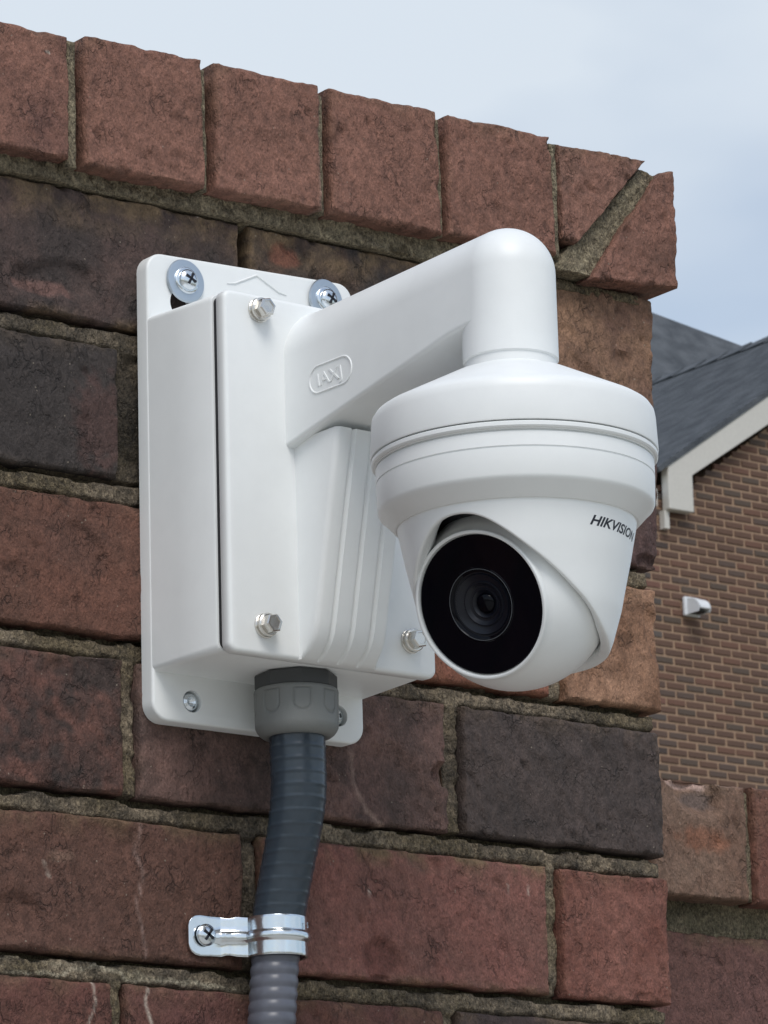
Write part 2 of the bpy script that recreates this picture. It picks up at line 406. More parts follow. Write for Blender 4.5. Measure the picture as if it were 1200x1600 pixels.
# course B
brick('brick', wall, rq(-360, -168, 1), 0, 92, DARK, 4.9, second=lin(70, 66, 66), sec_amt=.6, soot=.35, moss=.18, marks=(('spot', (-180, 20, 18, 30), 0, lin(92, 66, 62), .55),), label='charcoal dark brick left of the junction box')
brick('brick', wall, rq(-150, 41, 1), 0, 92, REDD, 5.2, second=DARK, sec_amt=.4, cell=2.5)
brick('brick', wall, ((50, 62.7), (194, 62.7), (191.5, -5.8), (50, -5.8)), 0, 92, PURP, 6.6, second=lin(96, 72, 74), sec_amt=.6, soot=.2, relief=1.8,
      dents=((164, 8, 22, 13, 35, 2.6), (184, -3, 8, 5, 0, 4.)), label='purple brown brick with broken lower corner')
# course C
brick('brick', wall, rq(-290, -97, 2), 0, 92, REDD, 7.4, second=RED, sec_amt=.5, moss=.1, relief=.8,
      dents=((-184, -48, 24, 10, -48, 2.0),), marks=(('spot', (-196, -42, 30, 18), 0, lin(100, 74, 66), .5),))
brick('brick', wall, rq(-84, 110, 2), 0, 92, lin(138, 90, 74), 8.8, second=lin(150, 108, 88), sec_amt=.6, relief=1.)
brick('brick', wall, rq(121, 189, 2), 0, 190, TAN, 9.9, second=lin(112, 82, 62), sec_amt=.85, moss=.28, relief=1.1,
      dents=((186, -45, 6, 18, 12, 2.5),), label='pale orange tan brick at the corner below the camera')
# course D
brick('brick', wall, rq(-353, -167, 3), 0, 92, lin(116, 82, 74), 10.4, second=DARK, sec_amt=.6, soot=.85, moss=.15, dents=((-190, -110, 26, 12, 0, 2.0),))
brick('brick', wall, rq(-157, 37.5, 3), 0, 92, lin(126, 100, 94), 11.2, second=DARK, sec_amt=.6, soot=.3, moss=.15,
      dents=((0, -150, 32, 26, -20, 2.6), (35, -138, 9, 7, 0, 6.)), marks=(('line', [(-26, -132), (-24, -148), (-16, -160), (-6, -168)], 2.4, lin(164, 142, 132), 1.1), ('spot', (40, -140, 4, 22), 0, lin(120, 108, 88), .6)),
      label='brown brick with a curved flake scar and a notched end')
brick('brick', wall, rq(49, 187, 3), 0, 92, lin(88, 78, 76), 12.6, second=DARK, sec_amt=.6, soot=.3, moss=.2, relief=1.6, label='blackened purple grey brick at the corner')
# course E
brick('brick', wall, rq(-288, -96, 4), 0, 92, lin(102, 74, 65), 13.3, second=REDD, sec_amt=.6, soot=.12, moss=.5,
      dents=((-172, -196, 30, 14, -12, 1.6), (-232, -234, 18, 13, 10, 2.4)),
      marks=(('line', [(-158, -180), (-160, -196), (-156, -206), (-161, -222), (-157, -232), (-155, -248)], 1.7, lin(170, 148, 142), .75),
             ('line', [(-214, -205), (-212, -212)], 1.3, SP, .5), ('spot', (-205, -202, 8, 4), 0, lin(140, 116, 102), .5)))
brick('brick', wall, rq(-84, 102.5, 4), 0, 92, lin(140, 96, 88), 14.1, second=lin(118, 88, 80), sec_amt=.6, moss=.9,
      dents=((-9, -240, 16, 13, 0, 2.6), (20, -185, 12, 6, -10, 2.2)),
      marks=(('spot', (-9, -238, 15, 12), 0, lin(96, 60, 54), .6), ('line', [(-17, -203), (-16, -207)], 1.2, SP, .9), ('line', [(76, -192), (76, -196)], 1.2, SP, .6), ('line', [(90, -192), (89, -197)], 1.2, SP, .6)))
brick('brick', wall, rq(112, 187, 4), 0, 190, lin(138, 96, 86), 15.7, second=lin(112, 70, 60), sec_amt=.8, moss=.25, relief=1.5, label='brightest red brick at the corner')
# course F
brick('brick', wall, rq(-360, -176, 5), 0, 92, lin(108, 72, 66), 16.5, second=REDD, sec_amt=.6, moss=.3, marks=(('line', [(-188, -262), (-186, -272), (-190, -284)], 1.2, SP, 1.2),))
brick('brick', wall, rq(-167, 30, 5), 0, 92, lin(104, 70, 66), 17.7, second=REDD, sec_amt=.5, moss=.35,
      marks=(('line', [(-154, -263), (-156, -272), (-152, -284)], 1.4, SP, 1.2), ('line', [(-5, -270), (-3, -278)], 1.2, SP, .8)), dents=((-62, -276, 24, 14, 0, 2.4),))
brick('brick', wall, rq(40.5, 187, 5), 0, 92, lin(88, 74, 74), 18.2, second=DARK, sec_amt=.6, soot=.3, moss=.4, dents=((70, -282, 14, 10, 0, 3),))

# overhanging top course (bricks on edge), front plane y=-15
tc_x = [(-286, -204.5, 219.0, 152.5), (-197.5, -122, 222.5, 152.6), (-117.5, -46.5, 224.4, 154.2), (-41.0, 34.6, 226.2, 156.0), (38.0, 114, 227.2, 158.0)]
for k, (x0, x1, zt, zb) in enumerate(tc_x):
    s = 21.3+k*1.9
    q = ((x0+2, zt-.8), (x1-1.5, zt+.8), (x1-1, zb+.9), (x0+1, zb-.9))
    mk = (('spot', (-220, 208, 1.6, 1.6), 0, lin(40, 30, 28), 1.), ('spot', (-218.5, 208, .9, .9), 0, SP, 1.)) if k == 0 else ()
    mk2 = (('line', [(x1-1, zt), (x1-2, zb)], 2.2, lin(158, 148, 136), .7),) if k == 2 else ()
    brick('brick', wall, q, -15-.6*(k % 3), 195, ROWL, s, second=lin(126, 92, 80) if k else lin(100, 72, 66), sec_amt=.75, moss=.22, relief=1.15, marks=mk+mk2)
# the mitred pair at the corner
brick('brick', wall, ((118, 225), (182.5, 227.5), (129, 168), (119, 170)), -15, 100, lin(134, 102, 90), 34.7, second=ROWL, sec_amt=.7, relief=1.4, moss=.25, wob=.8, label='corner brick cut to a slanting wedge')
brick('brick', wall, ((192.5, 222), (202, 225), (203, 155), (138, 150)), -15, 110, ROWL, 35.3, second=lin(104, 78, 68), sec_amt=.7, relief=1.5, moss=.2, wob=1.2, label='corner brick cut to a triangle, mortar joint beside it')
brick('brick', wall, ((117.5, 225), (188, 223), (188, 160), (118, 160)), 86, 100, ROWL, 36.3, cell=6)

# mortar face with its weathered joints
def mortar_sheet():
    x0, x1, z0, z1 = -300., 184., -352., 152.; st = 1.25
    nx = int((x1-x0)/st); nz_ = int((z1-z0)/st)
    xs = np.linspace(x0, x1, nx+1); zs = np.linspace(z1, z0, nz_+1)
    V = np.zeros((nz_+1, nx+1, 3)); Cc = np.zeros((nz_+1, nx+1, 3))
    a = np.array(lin(154, 139, 118)); b = np.array(lin(92, 83, 71)); g = np.array(lin(118, 105, 80)); e = np.array(lin(206, 196, 172))
    wig = [(-245, -261), (-205, -260), (-180, -253), (-165, -258), (-120, -259), (-92, -262)]
    wig2 = [(-240, -252), (-200, -255), (-150, -256)]
    RX_ = [(-283, -91, 0), (-84, 107, 0), (116, 190, 0), (-360, -168, 1), (-150, 41, 1), (50, 188, 1), (-290, -97, 2), (-84, 110, 2), (121, 189, 2), (-353, -167, 3),
           (-157, 37.5, 3), (49, 187, 3), (-288, -96, 4), (-84, 102.5, 4), (112, 187, 4), (-360, -176, 5), (-167, 30, 5), (40.5, 187, 5)]
    for j, z in enumerate(zs):
        # distance under the bottom edge of the brick above
        t = None
        for rz in [154.]+ROWZ:
            if z <= rz and (t is None or rz-z < t): t = rz-z
        for i, x in enumerate(xs):
            p = (x, 0, z); fb = FB(p, 5., 3.3); f2 = FB(p, 1.9, 7.1)
            gap = 2.9+2.6*N(p, 14., 1.1)
            if t is not None and t < 14:
                y = 3.0+11.0*float(1-sstep(gap-.3, gap+.5, t))
            else:
                y = 4.2+4*max(0, N(p, 11., 6.))
            if -92 < x < -83 and z < 143 and z > 76: y = 16
            if z > 143: y = -1.5+8*float(1-sstep(.5, 3.5, 154-z)) 
            y += -1.0*fb*1.1-.9*f2-1.6*N(p, 17., 5.)
            if z < 143:
                do = 99.
                for (xa, xb, rw) in RX_:
                    if xa-3 < x < xb+3 and ROWZ[rw]-3 < z < ROWZ[rw]+BH+3:
                        do = min(do, max(xa-x, x-xb, ROWZ[rw]-z, z-ROWZ[rw]-BH))
                if 0 <= do < 1.9: y += 5.0*(1-do/1.9)*min(1, max(0, .55+1.6*N(p, 12., 31.)))
            for (xa, xb, rw) in RX_:
                if xa-1 < x < xb+1 and ROWZ[rw]-1 < z < ROWZ[rw]+BH+1:
                    dd_ = min(x-xa, xb-x, z-ROWZ[rw], ROWZ[rw]+BH-z)
                    y = max(y, 4.5) + 8*float(sstep(-1, 3.5, dd_)); break
            V[j, i] = (x, y, z)
            w = min(1, max(0, .5+1.0*N(p, 26., 9.)+.7*fb)); c = a*(1-w)+b*w
            gm = max(0, min(1, .1+1.3*N(p, 40., 12.)+.5*f2)) + (.5 if z > 140 else 0); gm = min(gm, .85); c = c*(1-gm)+g*gm
            # grime round the dark bricks
            dkm = max(0, 1-math.hypot((x+160)/24, (z-30)/60)); c = c*(1-.8*min(1, 1.4*dkm))
            f = 0
            for poly, am in ((wig, 1.), (wig2, .35)):
                for k in range(len(poly)-1):
                    ax_, az_ = poly[k]; bx_, bz_ = poly[k+1]; dx, dz = bx_-ax_, bz_-az_
                    tt = max(0, min(1, ((x-ax_)*dx+(z-az_)*dz)/(dx*dx+dz*dz))); d = math.hypot(x-ax_-tt*dx, z-az_-tt*dz-2.6*N(p, 9., 2.))
                    f = max(f, max(0, 1-d/1.5)*am*(.6+.8*abs(N(p, 6., 4.))))
            f = min(f, 1); c = c*(1-f)+e*f
            Cc[j, i] = np.maximum(c*(1+.2*f2), .01)
    F = [(j*(nx+1)+i, (j+1)*(nx+1)+i, (j+1)*(nx+1)+i+1, j*(nx+1)+i+1) for j in range(nz_) for i in range(nx)]
    Vl = V.reshape(-1, 3).tolist(); Cl = Cc.reshape(-1, 3).tolist()
    r = [j*(nx+1)+nx for j in range(nz_+1)]; s = len(Vl)
    for k in r: Vl.append([Vl[k][0]-.5, 40., Vl[k][2]]); Cl.append(Cl[k])
    for k in range(len(r)-1): F.append((r[k], r[k+1], s+k+1, s+k))
    o = mesh_obj('mortar', Vl, F, M_MORT, wall, col=np.array(Cl))
mortar_sheet()

def mortar_block(parent, name, x0, x1, y0, y1, z0, z1, col=lin(150, 138, 114), st=6., amp=1.6, seed=3., quad=None):
    """rough mortar bed: dense front, plain sides. quad overrides the front outline."""
    if quad is None: quad = ((x0, z1), (x1, z1), (x1, z0), (x0, z0))
    return brick(name, parent, quad, y0, y1-y0, col, seed, cell=st, second=lin(118, 106, 86), sec_amt=.8, moss=.1, relief=amp, wob=.3, edge=1.5, mat=M_MORT)
# mortar in the top course
for xa, xb, za, zb, yy in ((-206, -199.8, 150, 218, -12.5), (-123.5, -119.6, 152, 219.5, -12.8), (-48, -43.4, 154, 221, -12.5), (33, 36.6, 156, 223.5, -12), (112.5, 117.4, 158, 224.3, -13.8)):
    mortar_block(wall, 'mortar_joint', 0, 0, yy, 180, 0, 0, st=1.6, seed=xa*.11, quad=((xa, zb), (xb, zb+.3), (xb, za), (xa, za)), amp=.9)
mortar_block(wall, 'mortar_joint', 0, 0, -10.5, 105, 0, 0, st=1.6, seed=8.8, quad=((183, 224.5), (194, 221), (146, 151.5), (112, 152)), amp=2.6)
mortar_block(wall, 'mortar_joint', 0, 0, 3, 60, 0, 0, st=1.6, seed=12.8, quad=((112, 158), (186, 160), (184, 149), (112, 149)), amp=1.6)
mortar_block(wall, 'mortar_joint', 0, 0, -3, 60, 0, 0, st=1.6, seed=9.8, quad=((-300, 155), (116, 159), (113, 144.5), (-300, 144.5)), amp=3.4)

# body of the wall and the coarse brickwork outside the picture
def coarse(name, parent, rects, mat, col, label=None, seed=1, kind='stuff'):
    rnd = random.Random(seed); V = []; F = []; Cl = []
    for (x0, x1, z0, z1, y0, y1) in rects:
        n = len(V); e = 1.6
        fr = [(x0+e, y0, z0+e), (x1-e, y0, z0+e), (x1-e, y0, z1-e), (x0+e, y0, z1-e)]
        mid = [(x0, y0+e, z0), (x1, y0+e, z0), (x1, y0+e, z1), (x0, y0+e, z1)]
        bk = [(x0, y1, z0), (x1, y1, z0), (x1, y1, z1), (x0, y1, z1)]
        V += fr+mid+bk; F.append((n, n+1, n+2, n+3))
        for a, b in ((0, 4), (4, 8)):
            for k in range(4):
                k2 = (k+1) % 4; F.append((n+a+k, n+b+k, n+b+k2, n+a+k2))
        c = col[rnd.randrange(len(col))]; f = rnd.uniform(.8, 1.2)
        Cl += [tuple(v*f for v in c)]*12
    o = mesh_obj(name, V, F, mat, parent, smooth=False, col=np.array(Cl))
    if kind: o['kind'] = kind
    if label: o['label'] = label
    return o
pal = [RED, REDD, PURP, DARK, lin(112, 80, 72)]
zg = -H0*1000
rects = []
L0 = -1500
for r in range(-1, 28):
    zb = 75.3-81.3*r if r >= 0 else 0
    if r < 0: continue
    xoff = [-84, -150, -84, -157][r % 4] if r < 6 else [-84, -150][r % 2]
    if zb < zg+2: break
    inframe = r < 6
    x = xoff
    starts = []
    while x > L0: x -= 200.5; starts.append(x)
    for xs_ in starts:
        if inframe:
            lim = [-283, -360, -290, -353, -288, -360][r]
            if xs_+193 > lim-5: 
                if xs_ < lim-5-40: rects.append((xs_, lim-9, zb, zb+BH, 0, 92))
                continue
        rects.append((xs_, xs_+193, zb, zb+BH, 0, 92))
    if not inframe:
        for xs_ in (xoff, xoff+200.5):
            x2 = min(xs_+193, 187)
            if x2-xs_ > 20: rects.append((xs_, x2, zb, zb+BH, 0, 92))
coarse('outer_brickwork', wall, rects, M_BRICK, pal)
tr = []
x = -286-7
while x > L0: tr.append((x-75, x, 152, 219, -15, 180)); x -= 82
coarse('outer_top_bricks', wall, tr, M_BRICK, [ROWL, lin(116, 80, 72)], seed=4)
mb = MB(); mb.box(L0, 182, 12, 380, zg, 142)
mb.box(L0, 180, 6, 200, 142.2, 216)
mb.box(L0, -299, 4, 11.9, -400, 143)
mb.box(L0, 182, 4, 11.9, zg, -352)
mesh_obj('mortar_core', mb.V, mb.F, M_MORT, wall, smooth=False, col=np.tile(np.array(lin(112, 104, 84)), (len(mb.V), 1)))
# bricks of the return face round the corner
V = []
side = []
for r in range(0, 27):
    zb = 75.3-81.3*r
    if zb < zg: break
    y = 100 if r % 2 else 200
    while y < 372:
        y2 = min(y+192, 380); side.append((y, y2, zb, zb+BH)); y = y2+9
mbs = MB()
for (ya, yb, za, zb) in side: mbs.box(150, 187, ya, yb, za, zb)
mbs.obj('side_brickwork', M_BRICK, wall, smooth=False, col=np.tile(np.array(REDD), (len(mbs.V), 1)))['kind'] = 'stuff'

# ------------------------------------------------------------------ low wall behind, on the right
low = thing('low_brick_wall', 'lower brick wall with upright capping bricks, behind and right of the tall wall', 'wall', (700, 250, zg))
mats = [lin(134, 112, 98), lin(124, 84, 74), lin(126, 96, 86)]
x = 266.
for k in range(3):
    q = ((x, -97.5), (x+73.5, -98.5), (x+73.5, -166.5), (x, -166))
    de = ((302, -106, 20, 13, -12, 5.5), (290, -99, 14, 6, 0, 3)) if k == 0 else ()
    mk = (('spot', (297, -99.5, 20, 4.5), 0, lin(205, 180, 170), 1.), ('spot', (305, -109, 15, 7), 0, lin(118, 106, 102), .8), ('spot', (306, -132, 22, 9), 0, lin(150, 96, 70), .5)) if k == 0 else ()
    brick('brick', low, q, 100, 190, mats[k], 41.3+k*2.3, second=lin(118, 90, 76), sec_amt=.6, moss=.2, relief=1.1, dents=de, marks=mk,
          label='capping brick with a shell-shaped chip in its top edge' if k == 0 else None)
    if k < 2: mortar_block(low, 'mortar_joint', 0, 0, 105, 280, 0, 0, st=1.6, seed=51+k, quad=((x+72.5, -100), (x+80, -100), (x+80, -165), (x+72.5, -165)), amp=1.4)
    x += 79.5
brick('brick', low, ((205, -184), (398, -184.5), (398, -254), (205, -254)), 115, 92, lin(112, 82, 78), 61.1, second=lin(104, 76, 70), sec_amt=.7, moss=.4, relief=1.1, dents=((278, -192, 5, 16, 15, 4.),))
brick('brick', low, ((206, -270), (300, -270), (300, -338), (206, -338)), 115, 92, lin(110, 80, 74), 63.1, moss=.3)
brick('brick', low, ((309, -270), (420, -270), (420, -338), (309, -338)), 115, 92, lin(98, 74, 70), 65.1, moss=.3)
brick('mortar', low, ((190, -160), (430, -160), (430, -350), (190, -350)), 118.5, 40, lin(140, 128, 104), 67.1, second=lin(104, 98, 76), sec_amt=.8, moss=.2, relief=1.6, cell=2.2, mat=M_MORT)
rects = []
for r in range(0, 25):
    zb = -257-81.3*r
    if zb < zg: break
    x = 407. if r % 2 == 0 else 429.
    if r > 1: x = 206.
    while x < 3000: rects.append((x, x+192, zb, zb+BH, 115, 207)); x += 201
coarse('outer_brickwork', low, rects, M_BRICK, pal, seed=6)
rects = []; x = 266+79.5*3
while x < 3000: rects.append((x, x+73.5, -166, -97.5, 100, 290)); x += 79.5
rects.append((190, 258, -166, -97.5, 100, 290))
coarse('outer_top_bricks', low, rects, M_BRICK, mats, seed=8)
mb = MB(); mb.box(187.5, 3000, 165, 250, zg, -163); mb.box(432, 3000, 121, 165, zg, -163); mb.box(190, 432, 122, 164.5, zg, -352); mb.box(190, 3000, 112, 280, -162.5, -102)
mesh_obj('mortar_core', mb.V, mb.F, M_MORT, low, smooth=False, col=np.tile(np.array(lin(108, 100, 82)), (len(mb.V), 1)))

# ------------------------------------------------------------------ house in the distance
HY = 23000.
house = thing('brick_house', 'distant brown brick house with grey shingle roof and cream gable trim', 'house', (25000, 27000, zg))
EX, EZ = 20590., 8405.                       # lower end of the rake (top edge of the board)
slope = (9235.-8402.)/(21845.-20599.)        # rake rise per run
AX = 23600.; AZ = EZ+slope*(AX-EX)           # apex
RX = 2*AX-EX
pit, pl = 68.0, 206.0
row0 = 7900.
def under(x): return EZ-185+slope*(x-EX) if x <= AX else EZ-185+slope*(RX-x)
me_b = bpy.data.meshes.new('brick')
bw, bh, bd = 184., 46., 30.
e = 3.
v = [(-bw/2+e, 0, -bh/2+e), (bw/2-e, 0, -bh/2+e), (bw/2-e, 0, bh/2-e), (-bw/2+e, 0, bh/2-e),
     (-bw/2, e, -bh/2), (bw/2, e, -bh/2), (bw/2, e, bh/2), (-bw/2, e, bh/2),
     (-bw/2, bd, -bh/2), (bw/2, bd, -bh/2), (bw/2, bd, bh/2), (-bw/2, bd, bh/2)]
f = [(0, 1, 2, 3)]+[(a+k, b+k, b+(k+1) % 4, a+(k+1) % 4) for a, b in ((0, 4), (4, 8)) for k in range(4)]
def farbrick_mat(nm, c):
    return simple(nm, c, .9, bump=.5, bscale=30, bdist=.004, var=.15)
FB_M = [farbrick_mat('house_brick_brown', (.128, .072, .050)), farbrick_mat('house_brick_dark', (.103, .070, .056)),
        farbrick_mat('house_brick_red', (.150, .078, .054)), farbrick_mat('house_brick_grey', (.098, .070, .054)), farbrick_mat('house_brick_mid', (.116, .067, .048))]
me_v = []
for m_ in FB_M:
    me = bpy.data.meshes.new('brick'); me.from_pydata([tuple(c/1000 for c in q) for q in v], [], f); me.materials.append(m_); me_v.append(me)
def cam_px(x, y, z):
    d = Vector((x/1000, y/1000, z/1000))+Vector(Fv)*DIST
    zz = d.dot(Vector(Fv)); return 600+6577.44*d.dot(Vector(Rv))/zz, 800-6577.44*d.dot(Vector(Uv))/zz
rnd = random.Random(5)
ho = np.array(ORG[house.name]); rest = []; nb = 0
VENT = (20765, 20925, 7195, 7345)
r = -60
while row0+r*pit < AZ:
    z = row0+r*pit; x = EX-442+(pl/2 if r % 2 else 0)+rnd.uniform(-6, 6)
    if z < zg+100: r += 1; continue
    while x < RX+300:
        if z+bh/2 < min(under(max(x, EX+300)-bw/2), under(x+bw/2)) or (z < EZ-400):
            px = cam_px(x, HY, z)
            vis = 1030 < px[0] < 1216 and 640 < px[1] < 1252
            if vis and nb < 300:
                o = bpy.data.objects.new('brick', me_v[rnd.choice([0, 0, 1, 2, 3, 4, 4])]); C.objects.link(o); o.parent = house
                o.location = tuple((np.array((x+rnd.uniform(-3, 3), HY-9+rnd.uniform(-2, 2), z))-ho)/1000); nb += 1
            else:
                rest.append((x-bw/2, x+bw/2, z-bh/2, z+bh/2, HY-8, HY+10))
        x += pl
    r += 1
m_restm, n_, l_, b_ = new_mat('house_brick_field'); at_ = n_.new('ShaderNodeAttribute'); at_.attribute_name = 'tone'
l_(at_.outputs['Color'], b_.inputs['Base Color']); b_.inputs['Roughness'].default_value = .9
coarse('brick_field', house, rest, m_restm, [(.112, .066, .050), (.078, .056, .048), (.142, .070, .052), (.088, .072, .064), (.098, .061, .047)], seed=3)
M_HM = simple('house_mortar', (.35, .232, .155), .95, var=.15, bump=.4, bscale=30, bdist=.003)
mb = MB()
x0h, x1h = EX-500, RX+500
prof = [(x0h, zg), (x1h, zg), (x1h, EZ-330), (RX-250, EZ-170), (AX, AZ-200), (EX+250, EZ-170), (x0h, EZ-330)]
V = [(a, HY, b) for a, b in prof]+[(a, HY+9000, b) for a, b in prof]
mesh_obj('wall', V, [tuple(range(7)), tuple(range(13, 6, -1))]+[(k, k+7, (k+1) % 7+7, (k+1) % 7) for k in range(7)], M_HM, house, smooth=False)
# roof: two slopes of shingle courses, back to y1
def slope_mesh(name, p0, p1, y0, y1, th=40., n=26):
    """shingle courses rising from p0 (x,z) to p1, each course overlapping the one below"""
    mb = MB(); (xa, za), (xb, zb) = p0, p1
    nx, nz_ = -(zb-za), (xb-xa); ln = math.hypot(nx, nz_); nx /= ln; nz_ /= ln
    if nz_ < 0: nx, nz_ = -nx, -nz_
    for k in range(n):
        t0, t1 = k/n, (k+1)/n
        X0, Z0 = xa+(xb-xa)*t0, za+(zb-za)*t0; X1, Z1 = xa+(xb-xa)*t1, za+(zb-za)*t1
        u = 5.
        q = [(X0+nx*u, Z0+nz_*u), (X1+nx*1, Z1+nz_*1), (X1-nx*th, Z1-nz_*th), (X0-nx*th, Z0-nz_*th)]
        V = [(a, y0, b) for a, b in q]+[(a, y1, b) for a, b in q]
        mb.add(V, [(0, 1, 2, 3), (7, 6, 5, 4), (0, 4, 5, 1), (3, 2, 6, 7), (0, 3, 7, 4), (1, 5, 6, 2)])
    return mb
s1 = slope_mesh('roof', (EX-120, EZ+45-slope*120), (AX, AZ+60), HY-130, HY+9200, n=40)
s2 = slope_mesh('roof', (RX+120, EZ+45-slope*120), (AX, AZ+60), HY-130, HY+9200, n=40)
s1.add(s2.V, s2.F)
roof = s1.obj('roof', M_ROOF, house, smooth=False)
# rake boards and boxed return
def board(name, pts, y0, y1, mat, parent):
    n = len(pts); V = [(a, y0, b) for a, b in pts]+[(a, y1, b) for a, b in pts]
    o = mesh_obj(name, V, [tuple(range(n)), tuple(range(2*n-1, n-1, -1))]+[(k, k+n, (k+1) % n+n, (k+1) % n) for k in range(n)], mat, parent, smooth=False)
    bv = o.modifiers.new('bevel', 'BEVEL'); bv.width = .008; bv.segments = 2
    return fix_normals(o)
bw_ = 258.
board('rake_board', [(EX, EZ), (AX, AZ), (AX, AZ-bw_*1.1), (20851., 8357.), (20851., 8046.), (20586., 8042.)], HY-120, HY-30, M_TRIM, house)
board('rake_board', [(RX, EZ), (RX-30, 8046.), (RX-261, 8046.), (RX-261, 8357.), (AX+3, AZ-bw_*1.1), (AX+3, AZ)], HY-120, HY-30, M_TRIM, house)
board('soffit', [(EX-110, 8050.), (20380., 8050.), (20380., 8200.), (EX-110, 8200.)], HY-100, HY+9000, M_TRIM, house)
dsp = MB(); dsp.box(20570, 20622, HY-70, HY-10, 7890, 8040)
dsp.obj('trim_block', M_TRIM, house, smooth=False)
# rear hipped roof showing past the ridge
def W2(px, py, y):
    d = Vector(Fv)+Vector(Rv)*((px-600)/6577.44)-Vector(Uv)*((py-800)/6577.44)
    c = -Vector(Fv)*DIST; t = (y/1000-c.y)/d.y; return tuple((c+d*t)*1000)
yb = HY+6500
A = W2(560, 330, yb+900); B = W2(1150, 548, yb-200); C1 = W2(1240, 582, yb-400)
low1 = (A[0], A[1]-2800, A[2]-3800); low2 = (C1[0]+300, C1[1]-2800, C1[2]-3800)
back = (A[0]+2500, A[1]+4000, A[2]-1500); back2 = (C1[0]+2500, C1[1]+4000, C1[2]-1700)
nseg = 16; V = []; F = []
for k in range(nseg+1):
    t = k/nseg
    for P0, P1 in ((A, low1), (C1, low2)):
        V.append(tuple(P0[i]*(1-t)+P1[i]*t-(0, 22*(k > 0), 0)[i] for i in range(3)))
for k in range(nseg): F.append((2*k, 2*k+1, 2*k+3, 2*k+2))
n0 = len(V); V += [A, C1, back2, back]; F.append((n0, n0+1, n0+2, n0+3))
o = mesh_obj('rear_roof', V, F, M_ROOF, house, smooth=False); o['label'] = 'rear roof slope past the main ridge'
sm = o.modifiers.new('solid', 'SOLIDIFY'); sm.thickness = .08
# ridge cap
mb = MB()
for k in range(30):
    y0 = HY-130+k*312; mb.add([(AX-150, y0, AZ+60-150*slope+30), (AX, y0, AZ+95), (AX+150, y0, AZ+60-150*slope+30), (AX-150, y0+300, AZ+60-150*slope+16), (AX, y0+300, AZ+80), (AX+150, y0+300, AZ+60-150*slope+16)], [(0, 1, 4, 3), (1, 2, 5, 4)])
o = mb.obj('ridge_cap', M_ROOF, house, smooth=False); o.modifiers.new('solid', 'SOLIDIFY').thickness = .015
# hooded vent on the far wall
vent = thing('wall_vent', 'small white hooded vent on the distant brick wall', 'vent', (20845, HY-22, 7270))
mb = MB(); mb.loft([rrect(20763, 20925, 7195, 7352, 10, HY-26), rrect(20763, 20925, 7195, 7352, 10, HY-48), rrect(20769, 20919, 7201, 7346, 8, HY-54)])
fix_normals(mb.obj('flange', M_CREAM, vent, auto=40))
mb = MB(); hx0, hx1 = 20782, 20906
rings = []
for k in range(9):
    a = math.radians(90*k/8); yy = HY-54-150*math.sin(a); zz = 7235+100*math.cos(a)
    rings.append([(hx0+12*k/8, yy, zz), (hx1-12*k/8, yy, zz), (hx1-12*k/8-4, yy+8, zz-8), (hx0+12*k/8+4, yy+8, zz-8)])
mb.loft(rings)
for xx in (hx0, hx1-6):
    P = [(HY-54, 7205), (HY-54, 7335)]+[(HY-54-150*math.sin(math.radians(90*k/8)), 7235+100*math.cos(math.radians(90*k/8))) for k in range(1, 9)]+[(HY-190, 7205)]
    n = len(P); V = [(xx, a, b) for a, b in P]+[(xx+6, a, b) for a, b in P]
    mb.add(V, [tuple(range(n)), tuple(range(2*n-1, n-1, -1))]+[(k, k+n, (k+1) % n+n, (k+1) % n) for k in range(n)])
fix_normals(mb.obj('hood', M_CREAM, vent, auto=40))
mb = MB(); mb.box(hx0+10, hx1-10, HY-150, HY-58, 7212, 7218); mb.obj('opening', M_DARKGAP, vent, smooth=False)

# ------------------------------------------------------------------ junction box with arm, bolted on the wall
CX = -85.3
mount = thing('camera_mount', 'white junction box with projecting arm bolted to the tall brick wall', 'mount', (CX, 0, -12))

def circ(cx, cz, r, n=40): return [(cx+r*math.cos(2*math.pi*i/n), cz+r*math.sin(2*math.pi*i/n)) for i in range(n)]
def keyhole(cx, cz):                       # slot, wide at its lower end
    P = []
    for i in range(13): a = math.radians(180*i/12); P.append((cx+4.6*math.cos(a), cz+9+4.6*math.sin(a)))
    for i in range(21): a = math.radians(140+260*i/20); P.append((cx+8.6*math.cos(a), cz-9+8.6*math.sin(a)))
    return P
outl = [(a, c+(4.0*(a+140)/115. if c > 60 else 0)) for a, b, c in rrect(-156, -24.2, -130, 115, 9.5, 0, seg=8)]
def make_plate():
    mb = MB()
    def inset(pts, d):
        n = len(pts); q = []
        for k in range(n):
            a = Vector(pts[(k-1) % n]); b = Vector(pts[(k+1) % n]); t = (b-a).normalized(); q.append((pts[k][0]-t.y*d, pts[k][1]+t.x*d))
        return q
    rings = []
    for y, d in ((-.2, 0), (-7.9, 0), (-8.6, .15), (-9.1, .5), (-9.4, .95), (-9.5, 1.5)):
        rings.append([(a, y, b) for a, b in inset(outl, d)])
    mb.loft(rings)
    o = fix_normals(mb.obj('back_plate', M_WHITE, mount))
    cuts = []
    for pts in (keyhole(-133.2, 99), keyhole(-43, 104), circ(-132, -118.5, 5.6), circ(-40.5, -116, 5.6)):
        c = MB(); c.loft([[(a, -14., b) for a, b in pts], [(a, 3., b) for a, b in pts]])
        co = fix_normals(c.obj('cutter', M_WHITE, mount)); m = o.modifiers.new('hole', 'BOOLEAN'); m.object = co; m.operation = 'DIFFERENCE'; m.solver = 'EXACT'; cuts.append(co)
    dg = bpy.context.evaluated_depsgraph_get(); dg.update(); me = bpy.data.meshes.new_from_object(o.evaluated_get(dg))
    o.modifiers.clear(); o.data = me; me.shade_smooth(); me.set_sharp_from_angle(angle=math.radians(28))
    for co in cuts: bpy.data.objects.remove(co)
    return o
plate = make_plate()
